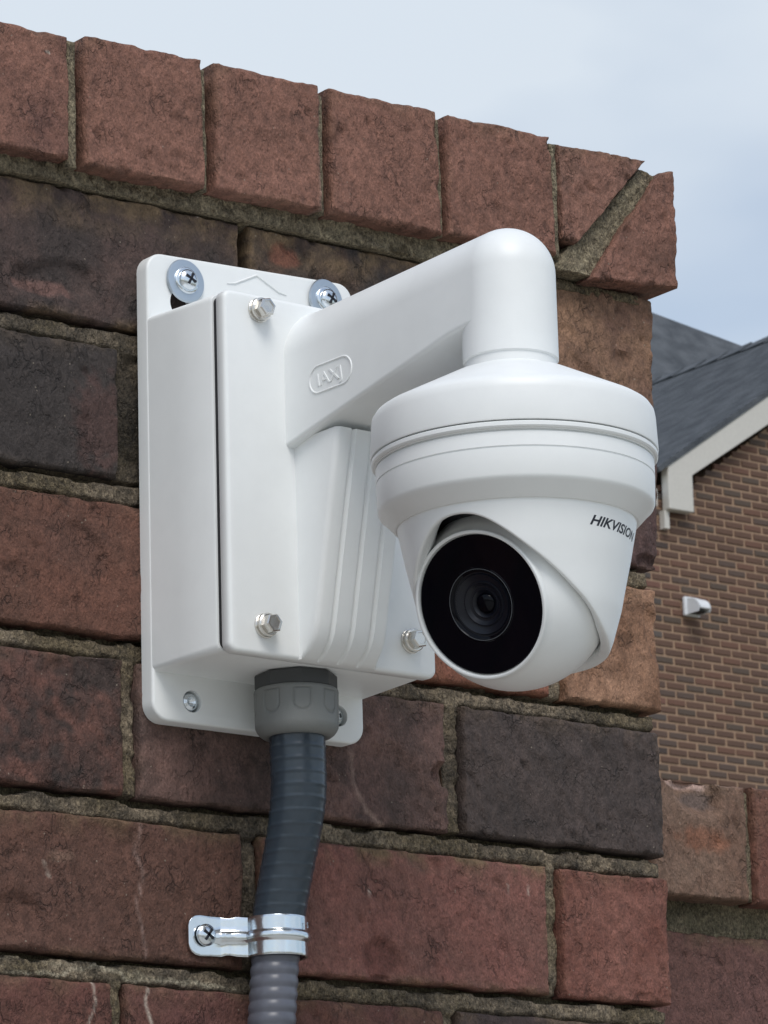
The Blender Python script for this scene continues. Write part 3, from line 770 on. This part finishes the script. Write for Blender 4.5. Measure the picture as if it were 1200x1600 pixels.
# box body
mb = MB()
secs = [(-1, -156, -22.0, -106, 80.2, 3), (-9, -155.6, -22.0, -105.6, 80.0, 3.2), (-30, -153.6, -22.3, -105.2, 79.7, 3.6), (-57.6, -151.2, -22.6, -104.6, 79.3, 4), (-58.6, -150.6, -23.2, -104.0, 78.7, 4)]
mb.loft([rrect(x0, x1, z0, z1, r, y, seg=7) for y, x0, x1, z0, z1, r in secs])
fix_normals(mb.obj('box_body', M_WHITE, mount, auto=40))
mb = MB(); mb.loft([rrect(-149.5, -24.2, -103.0, 77.8, 3.5, y, seg=6) for y in (-58.3, -62.5)])
fix_normals(mb.obj('gap_shade_gasket', M_DARKGAP, mount, auto=40))  # black strip near the edge, stands in for the shade between body and lid
# lid
mb = MB()
lid = [(-62.0, .2, 4), (-61.6, 1.0, 4), (-62.0, .2, 4.5), (-67.2, 0, 4.5), (-68.2, .35, 4.3), (-68.9, 1.1, 3.9), (-69.2, 2.2, 3.2)]
lid = [(-61.6, 1.4, 4), (-61.8, .5, 4.3), (-62.3, .1, 4.5), (-67.0, 0., 4.6), (-68.2, .4, 4.3), (-68.9, 1.2, 3.8), (-69.1, 2.3, 3.2)]
mb.loft([rrect(-150.6+i, -22.4-i, -106.2+i, 79.6-i, r, y, seg=7) for y, i, r in lid])
fix_normals(mb.obj('lid', M_WHITE, mount, auto=50))
# ribbed pedestal below the arm: profile across x with grooves, swept down the lid
def pedestal():
    mb = MB(); rings = []
    xl, xr = -107.8, -62.6
    zz = [6, -10, -30, -50, -70, -88, -94, -98.5, -102, -104.6, -106.0]
    for z in zz:
        yf = -102.5+(1.5-z)*.222
        d = 0
        if z < -90:
            t = (-90-z)/16.0; d = (1-math.sqrt(max(0, 1-t*t)))*(abs(yf)-66)
        y = yf+d; pts = []
        R = 3.2 if abs(y) > 72 else 1.
        pts.append((xl-1.6, -66.5, z)); pts.append((xl-.5, -70.5, z)) 
        for i in range(7):
            a = math.radians(90*i/6); pts.append((xl+R-R*math.cos(a), min(y+R-R*math.sin(a), -69.), z))
        for gx in (-97.2, -85.2, -73.2):
            for ox, gy in ((-2.0, 0), (-1.5, .15), (-1.0, .9), (-.5, 1.6), (.3, 1.6), (1.0, .5), (1.6, -.25), (2.6, 0)):
                pts.append((gx+ox, min(y+gy, -69.), z))
        for i in range(7):
            a = math.radians(90*i/6); pts.append((xr-R+R*math.sin(a), min(y+R-R*math.cos(a), -69.), z))
        pts.append((xr+.5, -70.5, z)); pts.append((xr+1.6, -66.5, z))
        rings.append(pts)
    mb.loft(rings)
    return fix_normals(mb.obj('ribbed_pedestal', M_WHITE, mount, auto=45))
pedestal()
# arm: rounded top, flat underside, ending in a vertical tube with a domed top
AXY = (CX, -213.)
def arm():
    mb = MB(); rings = []
    ys = [-66.5, -70, -76, -90, -110, -140, -170, -195, -207, -213]
    for y in ys:
        t = (-66.5-y)/(213-66.5)
        hw = 28.2+(23.0-28.2)*t; zc = 48.6+(57.4-48.6)*t; zb = 2.2+27.6*min(1, t/.92)
        if y > -77: 
            f = ((-y-66.5)/10.); g = 1-math.sin(min(1, f)*math.pi/2); hw += 1.2*g; zb -= .8*g
        pts = []; r = 2.2
        for i in range(7):
            a = math.radians(180+90*i/6); pts.append((CX-hw+r+r*math.cos(a), y, zb+r+r*math.sin(a)))
        for i in range(7):
            a = math.radians(270+90*i/6); pts.append((CX+hw-r+r*math.cos(a), y, zb+r+r*math.sin(a)))
        for i in range(33):
            a = math.radians(180*i/32); pts.append((CX+hw*math.cos(a), y, zc+hw*math.sin(a)))
        rings.append(pts)
    mb.loft(rings)
    prof = [(22.2, 13.6), (23., 14.3)]+[(23., z) for z in (18, 25, 35, 45, 57.4)]
    for i in range(1, 17):
        a = math.radians(90*i/16); prof.append((23.*math.cos(a)+.02, 57.4+23.*math.sin(a)))
    lathe(mb, prof, (AXY[0], AXY[1], 0), seg=80)
    o = fix_normals(mb.obj('arm', M_WHITE, mount, auto=40))
    return o
arm()
# mount cap that carries the camera
def cap():
    mb = MB()
    prof = [(22.0, 20), (22.0, 9.4), (23.2, 8.6), (30, 6.4), (63.6, -10.4), (66.0, -12.0), (67.4, -14.2), (67.9, -17.5), (68.6, -32.6), (68.4, -33.4), (66.2, -33.5)]
    lathe(mb, prof, (AXY[0], AXY[1], 0), seg=128)
    return fix_normals(mb.obj('mount_cap', M_WHITE, mount, auto=32))
cap()
# embossed pill on the arm flank and arrow on the plate
def tube(path, r, closed=False, seg=8):
    mb = MB(); n = len(path); rings = []
    for i, p_ in enumerate(path):
        a = Vector(path[(i-1) % n] if (closed or i > 0) else path[i]); b = Vector(path[(i+1) % n] if (closed or i < n-1) else path[i])
        t = (b-a).normalized(); u = t.orthogonal().normalized() if i == 0 else (up-up.dot(t)*t).normalized()
        up = u; w = t.cross(u); rr = r[i] if isinstance(r, (list, tuple)) else r
        rings.append([tuple(Vector(p_)+(u*math.cos(2*math.pi*k/seg)+w*math.sin(2*math.pi*k/seg))*rr) for k in range(seg)])
    mb.loft(rings, closed=closed); return mb
def flank_x(y):
    t = (-66.5-y)/(213-66.5); return CX-(28.2-5.2*t)
pill = []
pc, pz, hl, hr = -105., 31.2, 9.6, 7.0
for i in range(17): a = math.radians(90+180*i/16); pill.append((pc+hl-hr*math.cos(a), pz+hr*math.sin(a)))
for i in range(17): a = math.radians(-90+180*i/16); pill.append((pc-hl-hr*math.cos(a), pz+hr*math.sin(a)))
mb = tube([(flank_x(y)-.0, y, z) for y, z in pill], .55, closed=True, seg=8)
fix_normals(mb.obj('embossed_oval', M_WHITE, mount, auto=60))

def text_mesh(s, size, extrude, shear=0., bold=0.):
    cu = bpy.data.curves.new('lettering', 'FONT'); cu.body = s; cu.size = size; cu.extrude = extrude; cu.shear = shear; cu.offset = bold
    cu.resolution_u = 3
    t = bpy.data.objects.new('tmp', cu); C.objects.link(t); dg = bpy.context.evaluated_depsgraph_get()
    me = bpy.data.meshes.new_from_object(t.evaluated_get(dg)); C.objects.unlink(t); bpy.data.objects.remove(t)
    V = [tuple(v.co) for v in me.vertices]; F = [tuple(p.vertices) for p in me.polygons]; return V, F
V, F = text_mesh('IAXJ', 9.5, .35, shear=-.15)
wd = max(v[0] for v in V)-min(v[0] for v in V)
V = [(flank_x(pc+9-v[0])-.1-v[2], pc+10.5-v[0]*20./wd, pz-3.6+v[1]*1.0) for v in V]
mesh_obj('embossed_letters', V, F, M_WHITE, mount, smooth=False)
mb = MB()
for sx in (-1, 1):
    t_ = tube([(-87-sx*19, -9.7, 105.8), (-87-sx*14, -9.7, 106.6), (-87, -9.7, 113.4)], [.3, .55, .55]); mb.add(t_.V, t_.F)
fix_normals(mb.obj('embossed_arrow', M_WHITE, mount, auto=60))

# hex bolts of the lid: one mesh, copied
def hexbolt(parent, x, y, z):
    mb = MB()
    lathe(mb, [(6.3, 0), (6.3, .9), (5.9, 1.2)], (x, y, z), (0, -1, 0), 32)
    lathe(mb, [(5.4, 1.2), (5.4, 2.6), (4.4, 2.9)], (x, y, z), (0, -1, 0), 32)
    lathe(mb, [(5.9, 2.9), (5.9, 3.8), (5.3, 4.3)], (x, y, z), (0, -1, 0), 32)
    rings = []
    for r, h in ((4.9, 4.2), (4.9, 8.2), (4.35, 8.9), (3.3, 9.0), (3.1, 8.5), (.1, 8.4)):
        rings.append([(x+r*math.cos(math.radians(60*i+12)), y-h, z+r*math.sin(math.radians(60*i+12))) for i in range(6)])
    mb.loft(rings)
    return fix_normals(mb.obj('hex_bolt', M_STEEL, parent, auto=30))
b0 = hexbolt(mount, -129.5, -69.2, 71.0)
for x, z in ((-129.5, -91.5), (-38.8, -88.6), (-41, 70)):
    copy_to(b0, mount, (x+129.5, 0, z-71.0))
# upper fixings: washer + pan screw
def panhead(mb, c, r, h, ax=(0, -1, 0), seg=40):
    prof = [(r*.98, 0), (r, h*.25)]
    for i in range(1, 9):
        a = math.radians(90*i/8); prof.append((r*(.02+.98*math.cos(a)), h*.25+h*.75*math.sin(a)))
    lathe(mb, prof, c, ax, seg)
def cross_slot(parent, c, ax, r, h, rot):
    axv = Vector(ax).normalized(); u = axv.orthogonal().normalized(); w = axv.cross(u)
    a = math.radians(rot); e1 = u*math.cos(a)+w*math.sin(a); e2 = axv.cross(e1)
    mb = MB()
    for p_, q in ((e1, e2), (e2, e1)):
        b = Vector(c)+axv*(h*.80); t = Vector(c)+axv*(h+.15)
        V = []
        for base, s in ((b, .8), (t, 1.)):
            for sx, sy in ((-1, -1), (1, -1), (1, 1), (-1, 1)): V.append(tuple(base+p_*(sx*r*.62*s)+q*(sy*r*.12)))
        # curved top follows the head
        mb.add(V, [(3, 2, 1, 0), (4, 5, 6, 7), (0, 1, 5, 4), (1, 2, 6, 5), (2, 3, 7, 6), (3, 0, 4, 7)])
    return fix_normals(mb.obj('cross_recess', M_DARKGAP, parent, smooth=False))
def washer_screw(x, z, tilt, wlabel=None):
    ax = Vector((tilt[0], -1, tilt[1])).normalized()
    mb = MB(); c0 = Vector((x, -9.6, z))
    prof = [(4.5, .0), (11.4, .2), (11.7, .9), (11.3, 1.7), (10.8, 1.8), (6.5, 1.75), (4.2, 1.7)]
    lathe(mb, prof, c0, ax, 56); 
    w_ = fix_normals(mb.obj('washer', M_WASH, mount, auto=35))
    mb = MB(); lathe(mb, [(7.2, 1.75), (7.2, 2.4), (6.6, 2.9), (5.6, 3.0)], c0, ax, 48); panhead(mb, c0+ax*2.6, 5.6, 3.6, ax)
    s_ = fix_normals(mb.obj('screw', M_ZINC, mount, auto=35))
    cross_slot(s_, c0+ax*2.6, ax, 5.6, 3.6, 18)
washer_screw(-132.8, 102.0, (.02, .04)); washer_screw(-43.0, 107.0, (.1, .02))
for x, z in ((-132, -118.5), (-40.5, -116)):
    mb = MB(); c0 = (x, -4.2, z)
    prof = [(5.0, 0), (5.0, 2.2), (4.3, 3.8), (2.6, 4.6), (1.9, 3.6), (.1, 2.6)]
    lathe(mb, prof, c0, (0, -1, 0), 12); fix_normals(mb.obj('screw', M_ZINC, mount, smooth=False))
# shadowed wall seen through the holes
# ------------------------------------------------------------------ camera (turret)
turret = thing('security_camera', 'white turret security camera with black round lens window hanging from the arm', 'camera', (AXY[0], AXY[1], -33))
TA = (AXY[0], AXY[1], 0)
mb = MB()
prof = [(60, -33.2), (67.6, -33.9), (68.25, -34.6), (68.2, -36.2), (67.6, -36.9), (66.6, -37.0), (66.4, -37.6)]
lathe(mb, prof, TA, seg=128); fix_normals(mb.obj('trim_ring', M_WHITE2, turret, auto=35))
mb = MB()
prof = [(65.2, -36.6), (65.4, -38.2), (66.3, -38.6), (66.35, -45.3), (65.7, -45.5), (65.7, -46.0), (66.3, -46.2), (65.9, -58.6), (65.2, -60.2), (64.0, -61.2), (58.2, -67.4), (57.6, -67.8), (54, -67.9)]
lathe(mb, prof, TA, seg=128); fix_normals(mb.obj('base_ring', M_WHITE2, turret, auto=28))
# cup shell with slanted opening
TH0 = math.radians(-160.)
dcut = [0, 8, 13, 16, 23, 34, 47, 63, 81, 91, 105, 120, 150, 180]; zcut = [-71.4, -72.3, -73.8, -75.6, -79.8, -87.8, -96.3, -106.8, -116.8, -122, -126.5, -129, -131, -131.5]
zr = [-135, -131, -125, -110, -98, -86, -70, -60]; rr_ = [38.5, 40.8, 43.3, 47.8, 50.4, 53.2, 56.4, 58.2]
def shell():
    nth = 180; ns = 26; V = []; F = []
    rows = []
    def cutf(d):
        k = np.array([(1, 2, 3, 2, 1)]).ravel(); s = 0
        for o_, w_ in zip((-6, -3, 0, 3, 6), k): s += w_*np.interp(abs(d+o_) if abs(d+o_) <= 180 else 360-abs(d+o_), dcut, zcut)
        return s/k.sum()
    for i in range(nth):
        th = 2*math.pi*i/nth; d = math.degrees((th-TH0+math.pi) % (2*math.pi)-math.pi); zc = cutf(d)
        row = []
        zt = -66.5
        for s in range(ns+1):
            z = zt+(zc-zt)*(s/ns); row.append((np.interp(z, zr, rr_), z))
        r0 = np.interp(zc, zr, rr_)
        # rounded lip: outer -> inner ledge
        rb = lambda zz: -1.6*math.cos(th)+1.4*math.sin(th)+math.sqrt(max(0, 46.2**2-(zz+99.8)**2))+.5
        row += [(r0-.25, zc-.45), (r0-.8, zc-.8), (r0-1.5, zc-.75), (max(r0-2.6, rb(zc-.3)), zc-.3), (max(r0-4.6, rb(zc+1.2)), zc+1.2)]
        ri = max(47.0 if False else 0, r0-3.2)
        # inner flare going in and up toward the ball
        row += [(max(r0-7.2, rb(zc+3.8)), zc+3.8), (max(r0-9.6, rb(zc+8.)), zc+8.)]
        zi = zc+8.
        for s in range(1, 5): row.append((min(np.interp(min(zi+(zt-zi)*s/4, zt), zr, rr_)-5.8, 58) if s > 1 else max(r0-9.6, rb(zc+9.)), zi+max(0, (zt-zi))*s/4))
        rows.append(row)
    m = len(rows[0])
    for i, row in enumerate(rows):
        th = 2*math.pi*i/nth
        for r, z in row: V.append((TA[0]+r*math.cos(th), TA[1]+r*math.sin(th), z))
    for i in range(nth):
        j = (i+1) % nth
        for s in range(m-1): F.append((i*m+s, j*m+s, j*m+s+1, i*m+s+1))
    o = mesh_obj('shell', V, F, M_WHITE2, turret, auto=48); return fix_normals(o)
shell()
mb = MB(); lathe(mb, [(52, -68.2), (52, -66)], TA, seg=64); fix_normals(mb.obj('inner_cavity', M_DARKGAP, turret, auto=40))
# eyeball
BC = Vector((TA[0]-1.6, TA[1]+1.4, -99.8)); ND = Vector((-.897, -.287, -.336)).normalized()
RB = 46.0; RD = 35.0; hd = math.sqrt(RB*RB-RD*RD)
mb = MB(); prof = []
amin = math.asin(RD/RB)
for i in range(40):
    a = math.pi-(math.pi-amin-.015)*i/39; prof.append((max(.05, RB*math.sin(a)), RB*math.cos(a)))
prof += [(RD+.45, hd+.6), (RD+.4, hd+2.0), (RD+.15, hd+2.5), (RD-.2, hd+2.7), (RD-1.0, hd+2.7), (RD-1.35, hd+2.45), (RD-1.45, hd+2.0), (RD-1.5, hd+.2), (RD-4, hd+.0), (21, hd-.3), (20, hd-9)]
lathe(mb, prof, BC, ND, 96); fix_normals(mb.obj('eyeball', M_WHITE2, turret, auto=40))
win = MB(); lathe(win, [(RD-2.0, hd+.1), (RD-2.0, hd+1.0), (RD-2.4, hd+1.3), (RD-8, hd+1.32), (17.75, hd+1.33), (17.47, hd+1.6), (16.74, hd+1.6), (16.47, hd+1.2), (15.29, hd+.6)], BC, ND, 96, cap=(False, False))
wob_ = fix_normals(win.obj('lens_window', M_GLASS, turret, auto=30))
mb = MB(); lathe(mb, [(16.65, hd+1.2), (16.38, hd+.2), (14.56, hd-.2), (14.11, hd+.4), (12.38, hd-.8), (10.74, hd-1.2), (10.46, hd-.8), (10.01, hd-.8), (8.37, hd-2.2), (7.28, hd-2.4), (7.01, hd-2.0), (6.64, hd-2.0), (5.28, hd-3.2), (3.82, hd-3.4)], BC, ND, 72, cap=(False, True))
fix_normals(mb.obj('lens_barrel', M_BARREL, turret, auto=25))
mb = MB(); lathe(mb, [(5.10, hd-3.2), (4.46, hd-2.2), (3.28, hd-1.4), (1.82, hd-1.0), (.05, hd-.9)], BC, ND, 48); fix_normals(mb.obj('lens', M_GLASS, turret, auto=60))
mb = MB(); lathe(mb, [(17.11, hd+1.3), (16.97, hd+1.75), (16.74, hd+1.75), (16.65, hd+1.3)], BC, ND, 96, cap=(False, False)); fix_normals(mb.obj('lens_ring', M_LRING, turret, auto=50))
# maker's name wrapped round the shell
V, F = text_mesh('HIKVISION', 6.5, .0, shear=.35, bold=.17)
xs0 = min(v[0] for v in V); wd = max(v[0] for v in V)-xs0; TL_ = 42.0
VV = []
for v in V:
    s = (v[0]-xs0)*TL_/wd; z = -78.2+v[1]*.98-.02*s; r = np.interp(z, zr, rr_)+.06
    th = math.radians(-91.5)+s/55.; VV.append((TA[0]+r*math.cos(th), TA[1]+r*math.sin(th), z))
# subdivide long faces so they follow the curve
o = mesh_obj('lettering', VV, F, M_INK, turret, smooth=False)
bm = bmesh.new(); bm.from_mesh(o.data); bmesh.ops.triangulate(bm, faces=bm.faces); bmesh.ops.subdivide_edges(bm, edges=bm.edges, cuts=1)
og = np.array(ORG[o.name])
for v in bm.verts:
    p_ = np.array(v.co)*1000+og; d = p_[:2]-np.array(TA[:2]); rr0 = np.hypot(*d); R_ = np.interp(p_[2], zr, rr_)+.06
    d = d*R_/rr0; v.co = ((TA[0]+d[0]-og[0])/1000, (TA[1]+d[1]-og[1])/1000, v.co.z)
bm.to_mesh(o.data); bm.free()

# ------------------------------------------------------------------ conduit, connector, strap
KX, KY = -86.8, -36.
conn = thing('conduit_connector', 'grey plastic conduit connector screwed under the white box', 'connector', (KX, KY, -104))
mb = MB(); rings = []
for r, z in ((19.8, -105.4), (20.3, -106), (20.3, -112.6), (19.8, -113.1)):
    rings.append([(KX+r*1.035*math.cos(math.radians(45*i+15)), KY+r*1.035*math.sin(math.radians(45*i+15)), z) for i in range(8)])
mb.loft(rings); oo = fix_normals(mb.obj('collar', M_GREYD, conn, smooth=False)); bv = oo.modifiers.new('bevel', 'BEVEL'); bv.width = .0008; bv.segments = 3
def nut():
    seg = 288; V = []; F = []; rows = [(20.4, -113.0), (21.2, -113.6)]
    zz = [-114.6-.5*k for k in range(35)]
    prof = [(20.3, -113.0), (21.2, -113.7)]+[(21.4-.01*k, z) for k, z in enumerate(zz)]+[(20.9, -132.6), (20.2, -134.2), (19.0, -135.8), (17.4, -137.0), (15.6, -137.6), (14.6, -137.2)]
    for r, z in prof:
        for i in range(seg):
            a = 2*math.pi*i/seg; ph = (math.degrees(a) % 45)-22.5
            # U shaped flutes pressed in
            u = ph/13.0; inside = 0
            zb = -127.5+5*(1-math.sqrt(max(0, 1-min(1, abs(u))**2)))*1.0
            if abs(u) < 1 and z > zb and z < -115.2: inside = 1.3 if (abs(u) > .78 or z < zb+1.2 or z > -116.1) else .35
            rr = r-.5*inside if z > -131.5 else r
            V.append((KX+rr*math.cos(a+.69), KY+rr*math.sin(a+.69), z))
    n = len(prof)
    for j in range(n-1):
        for i in range(seg): k = (i+1) % seg; F.append((j*seg+i, j*seg+k, (j+1)*seg+k, (j+1)*seg+i))
    F.append(tuple(range(seg))); F.append(tuple(range((n-1)*seg, n*seg))[::-1])
    return fix_normals(mesh_obj('nut', V, F, M_GREY, conn, auto=60))
nut()
cond = thing('conduit', 'grey ribbed conduit running down the brick wall from the white box', 'conduit', (KX, KY+10, -140))
def cpath(z):      # centre line: leaves the box, then settles against the wall
    t = float(sstep(-150, -228, -(-z)) if False else np.clip((-157-z)/83., 0, 1)); t = t*t*(3-2*t)
    y = KY+t*20.5
    x = KX+(.6*math.sin((z+137)/-30.)) - max(0, (-232-z))*.085
    return x, y
def ribbed(name, z0, z1, r0, r1, pitch, amp, mat, sharp=1.):
    n = int((z0-z1)/.45); seg = 56; V = []; F = []
    for j in range(n+1):
        z = z0+(z1-z0)*j/n; x, y = cpath(z); t = j/n; r = r0+(r1-r0)*t
        ph = (z % pitch)/pitch; w = .5+.5*math.cos(2*math.pi*ph); w = w**sharp
        rr = r+amp*(w-.5)*2
        for i in range(seg):
            a = 2*math.pi*i/seg
            k = .12*noise.noise(Vector((math.cos(a)*2, math.sin(a)*2, z/9.)))
            V.append((x+(rr+k)*math.cos(a), y+(rr+k)*math.sin(a), z+.06*(math.cos(a))*0))
    for j in range(n):
        for i in range(seg): k = (i+1) % seg; F.append((j*seg+i, j*seg+k, (j+1)*seg+k, (j+1)*seg+i))
    F.append(tuple(range(seg))); F.append(tuple(range(n*seg, (n+1)*seg))[::-1])
    return fix_normals(mesh_obj(name, V, F, mat, cond))
a_ = ribbed('jacket', -134.5, -243.0, 14.3, 13.3, 6.5, .13, M_SLEEVE, sharp=5); a_['label'] = 'dark blue grey smooth jacket of the conduit'
b_ = ribbed('ribbed_tube', -241.0, -420.0, 11.9, 11.7, 6.3, .32, M_RIBBED, sharp=.6); b_['label'] = 'lighter grey ribbed lower length'
mb = tube([(cpath(-415)[0], -15.5, -415), (-103, -15.5, -700), (-105, -15.5, zg+12)], 11.7, seg=24); fix_normals(mb.obj('ribbed_tube', M_RIBBED, cond))

strap = thing('pipe_strap', 'shiny zinc one-hole strap clamping the conduit to the brick wall', 'clamp', (-90, -4, -235))
def strap_mesh():
    # path in (x,y): flat ear on the wall, step up, arch over the conduit, end at the wall on the right
    x0, y0 = cpath(-235); R = 15.3
    path = [(-131.5, -2.6), (-130.9, -2.6), (-129.5, -2.6), (-127.4, -2.5), (-124.5, -2.4), (-118, -2.6), (-112.5, -2.9), (-110.6, -4.8), (-108.6, -5.6), (-105.8, -7.4)]
    for i in range(17):
        a = math.radians(165+ (360-165-2)*i/16); path.append((x0+R*math.cos(a), y0+R*math.sin(a)))
    path += [(x0+R, y0+5), (x0+R-.4, -1.)]
    wz = 10.0; zc = -235.0; n = 15; V = []; F = []
    for k, (x, y) in enumerate(path):
        a = Vector(path[max(0, k-1)]); b = Vector(path[min(len(path)-1, k+1)]); t = (b-a).normalized(); nn = Vector((t.y, -t.x))
        if nn.y > 0 and k < 10: nn = -nn
        f = ([0, 0, 0, 0, 0, .0, 1.2, 1.3, 1, 1][k] if k < 10 else 1)
        for j in range(n):
            s = -1+2*j/(n-1); ww = wz
            if k < 5: ww = [4.6, 6.8, 8.6, 9.8, 10.3][k]
            if k in (7, 8): ww = 9.3
            rib = 1.7*f*max(0, 1-(abs(s)/.30)**4) if abs(s) < .30 else 0
            if k >= 10: rib = 1.6*max(0, 1-(abs(s)/.27)**4) if abs(s) < .27 else 0
            curl = .5*max(0, abs(s)-.8)*4*0
            cx_ = (wz-math.sqrt(max(0, wz*wz-(s*ww)**2)))*.0
            V.append((x+nn.x*rib, y+nn.y*rib, zc+s*ww+(-.6 if k > 9 else 0)))
    for k in range(len(path)-1):
        for j in range(n-1): F.append((k*n+j, (k+1)*n+j, (k+1)*n+j+1, k*n+j+1))
    o = mesh_obj('band', V, F, M_ZINC, strap, auto=45); fix_normals(o)
    s = o.modifiers.new('solid', 'SOLIDIFY'); s.thickness = .0014; s.offset = 1
    b = o.modifiers.new('bevel', 'BEVEL'); b.width = .0004; b.segments = 2; b.limit_method = 'ANGLE'
    mb = MB(); c0 = Vector((-122.0, -3.4, -234.8)); panhead(mb, c0, 5.6, 3.2); q = fix_normals(mb.obj('screw', M_ZINC, strap, auto=35))
    cross_slot(q, c0, (0, -1, 0), 5.6, 3.2, 10)
    V, F = text_mesh('S', 4.2, .12)
    V = [(-79.6+v[0]*.8, v[1], v[2]) for v in V]
    x0, y0 = cpath(-235)
    V2 = []
    for v in V:
        dx = v[0]-x0; V2.append((v[0], y0-math.sqrt(max(0, (R+1.5)**2-dx*dx))-v[2], -231.9+v[1]))
    mesh_obj('stamped_letter', V2, F, M_WASH, strap, smooth=False)
strap_mesh()
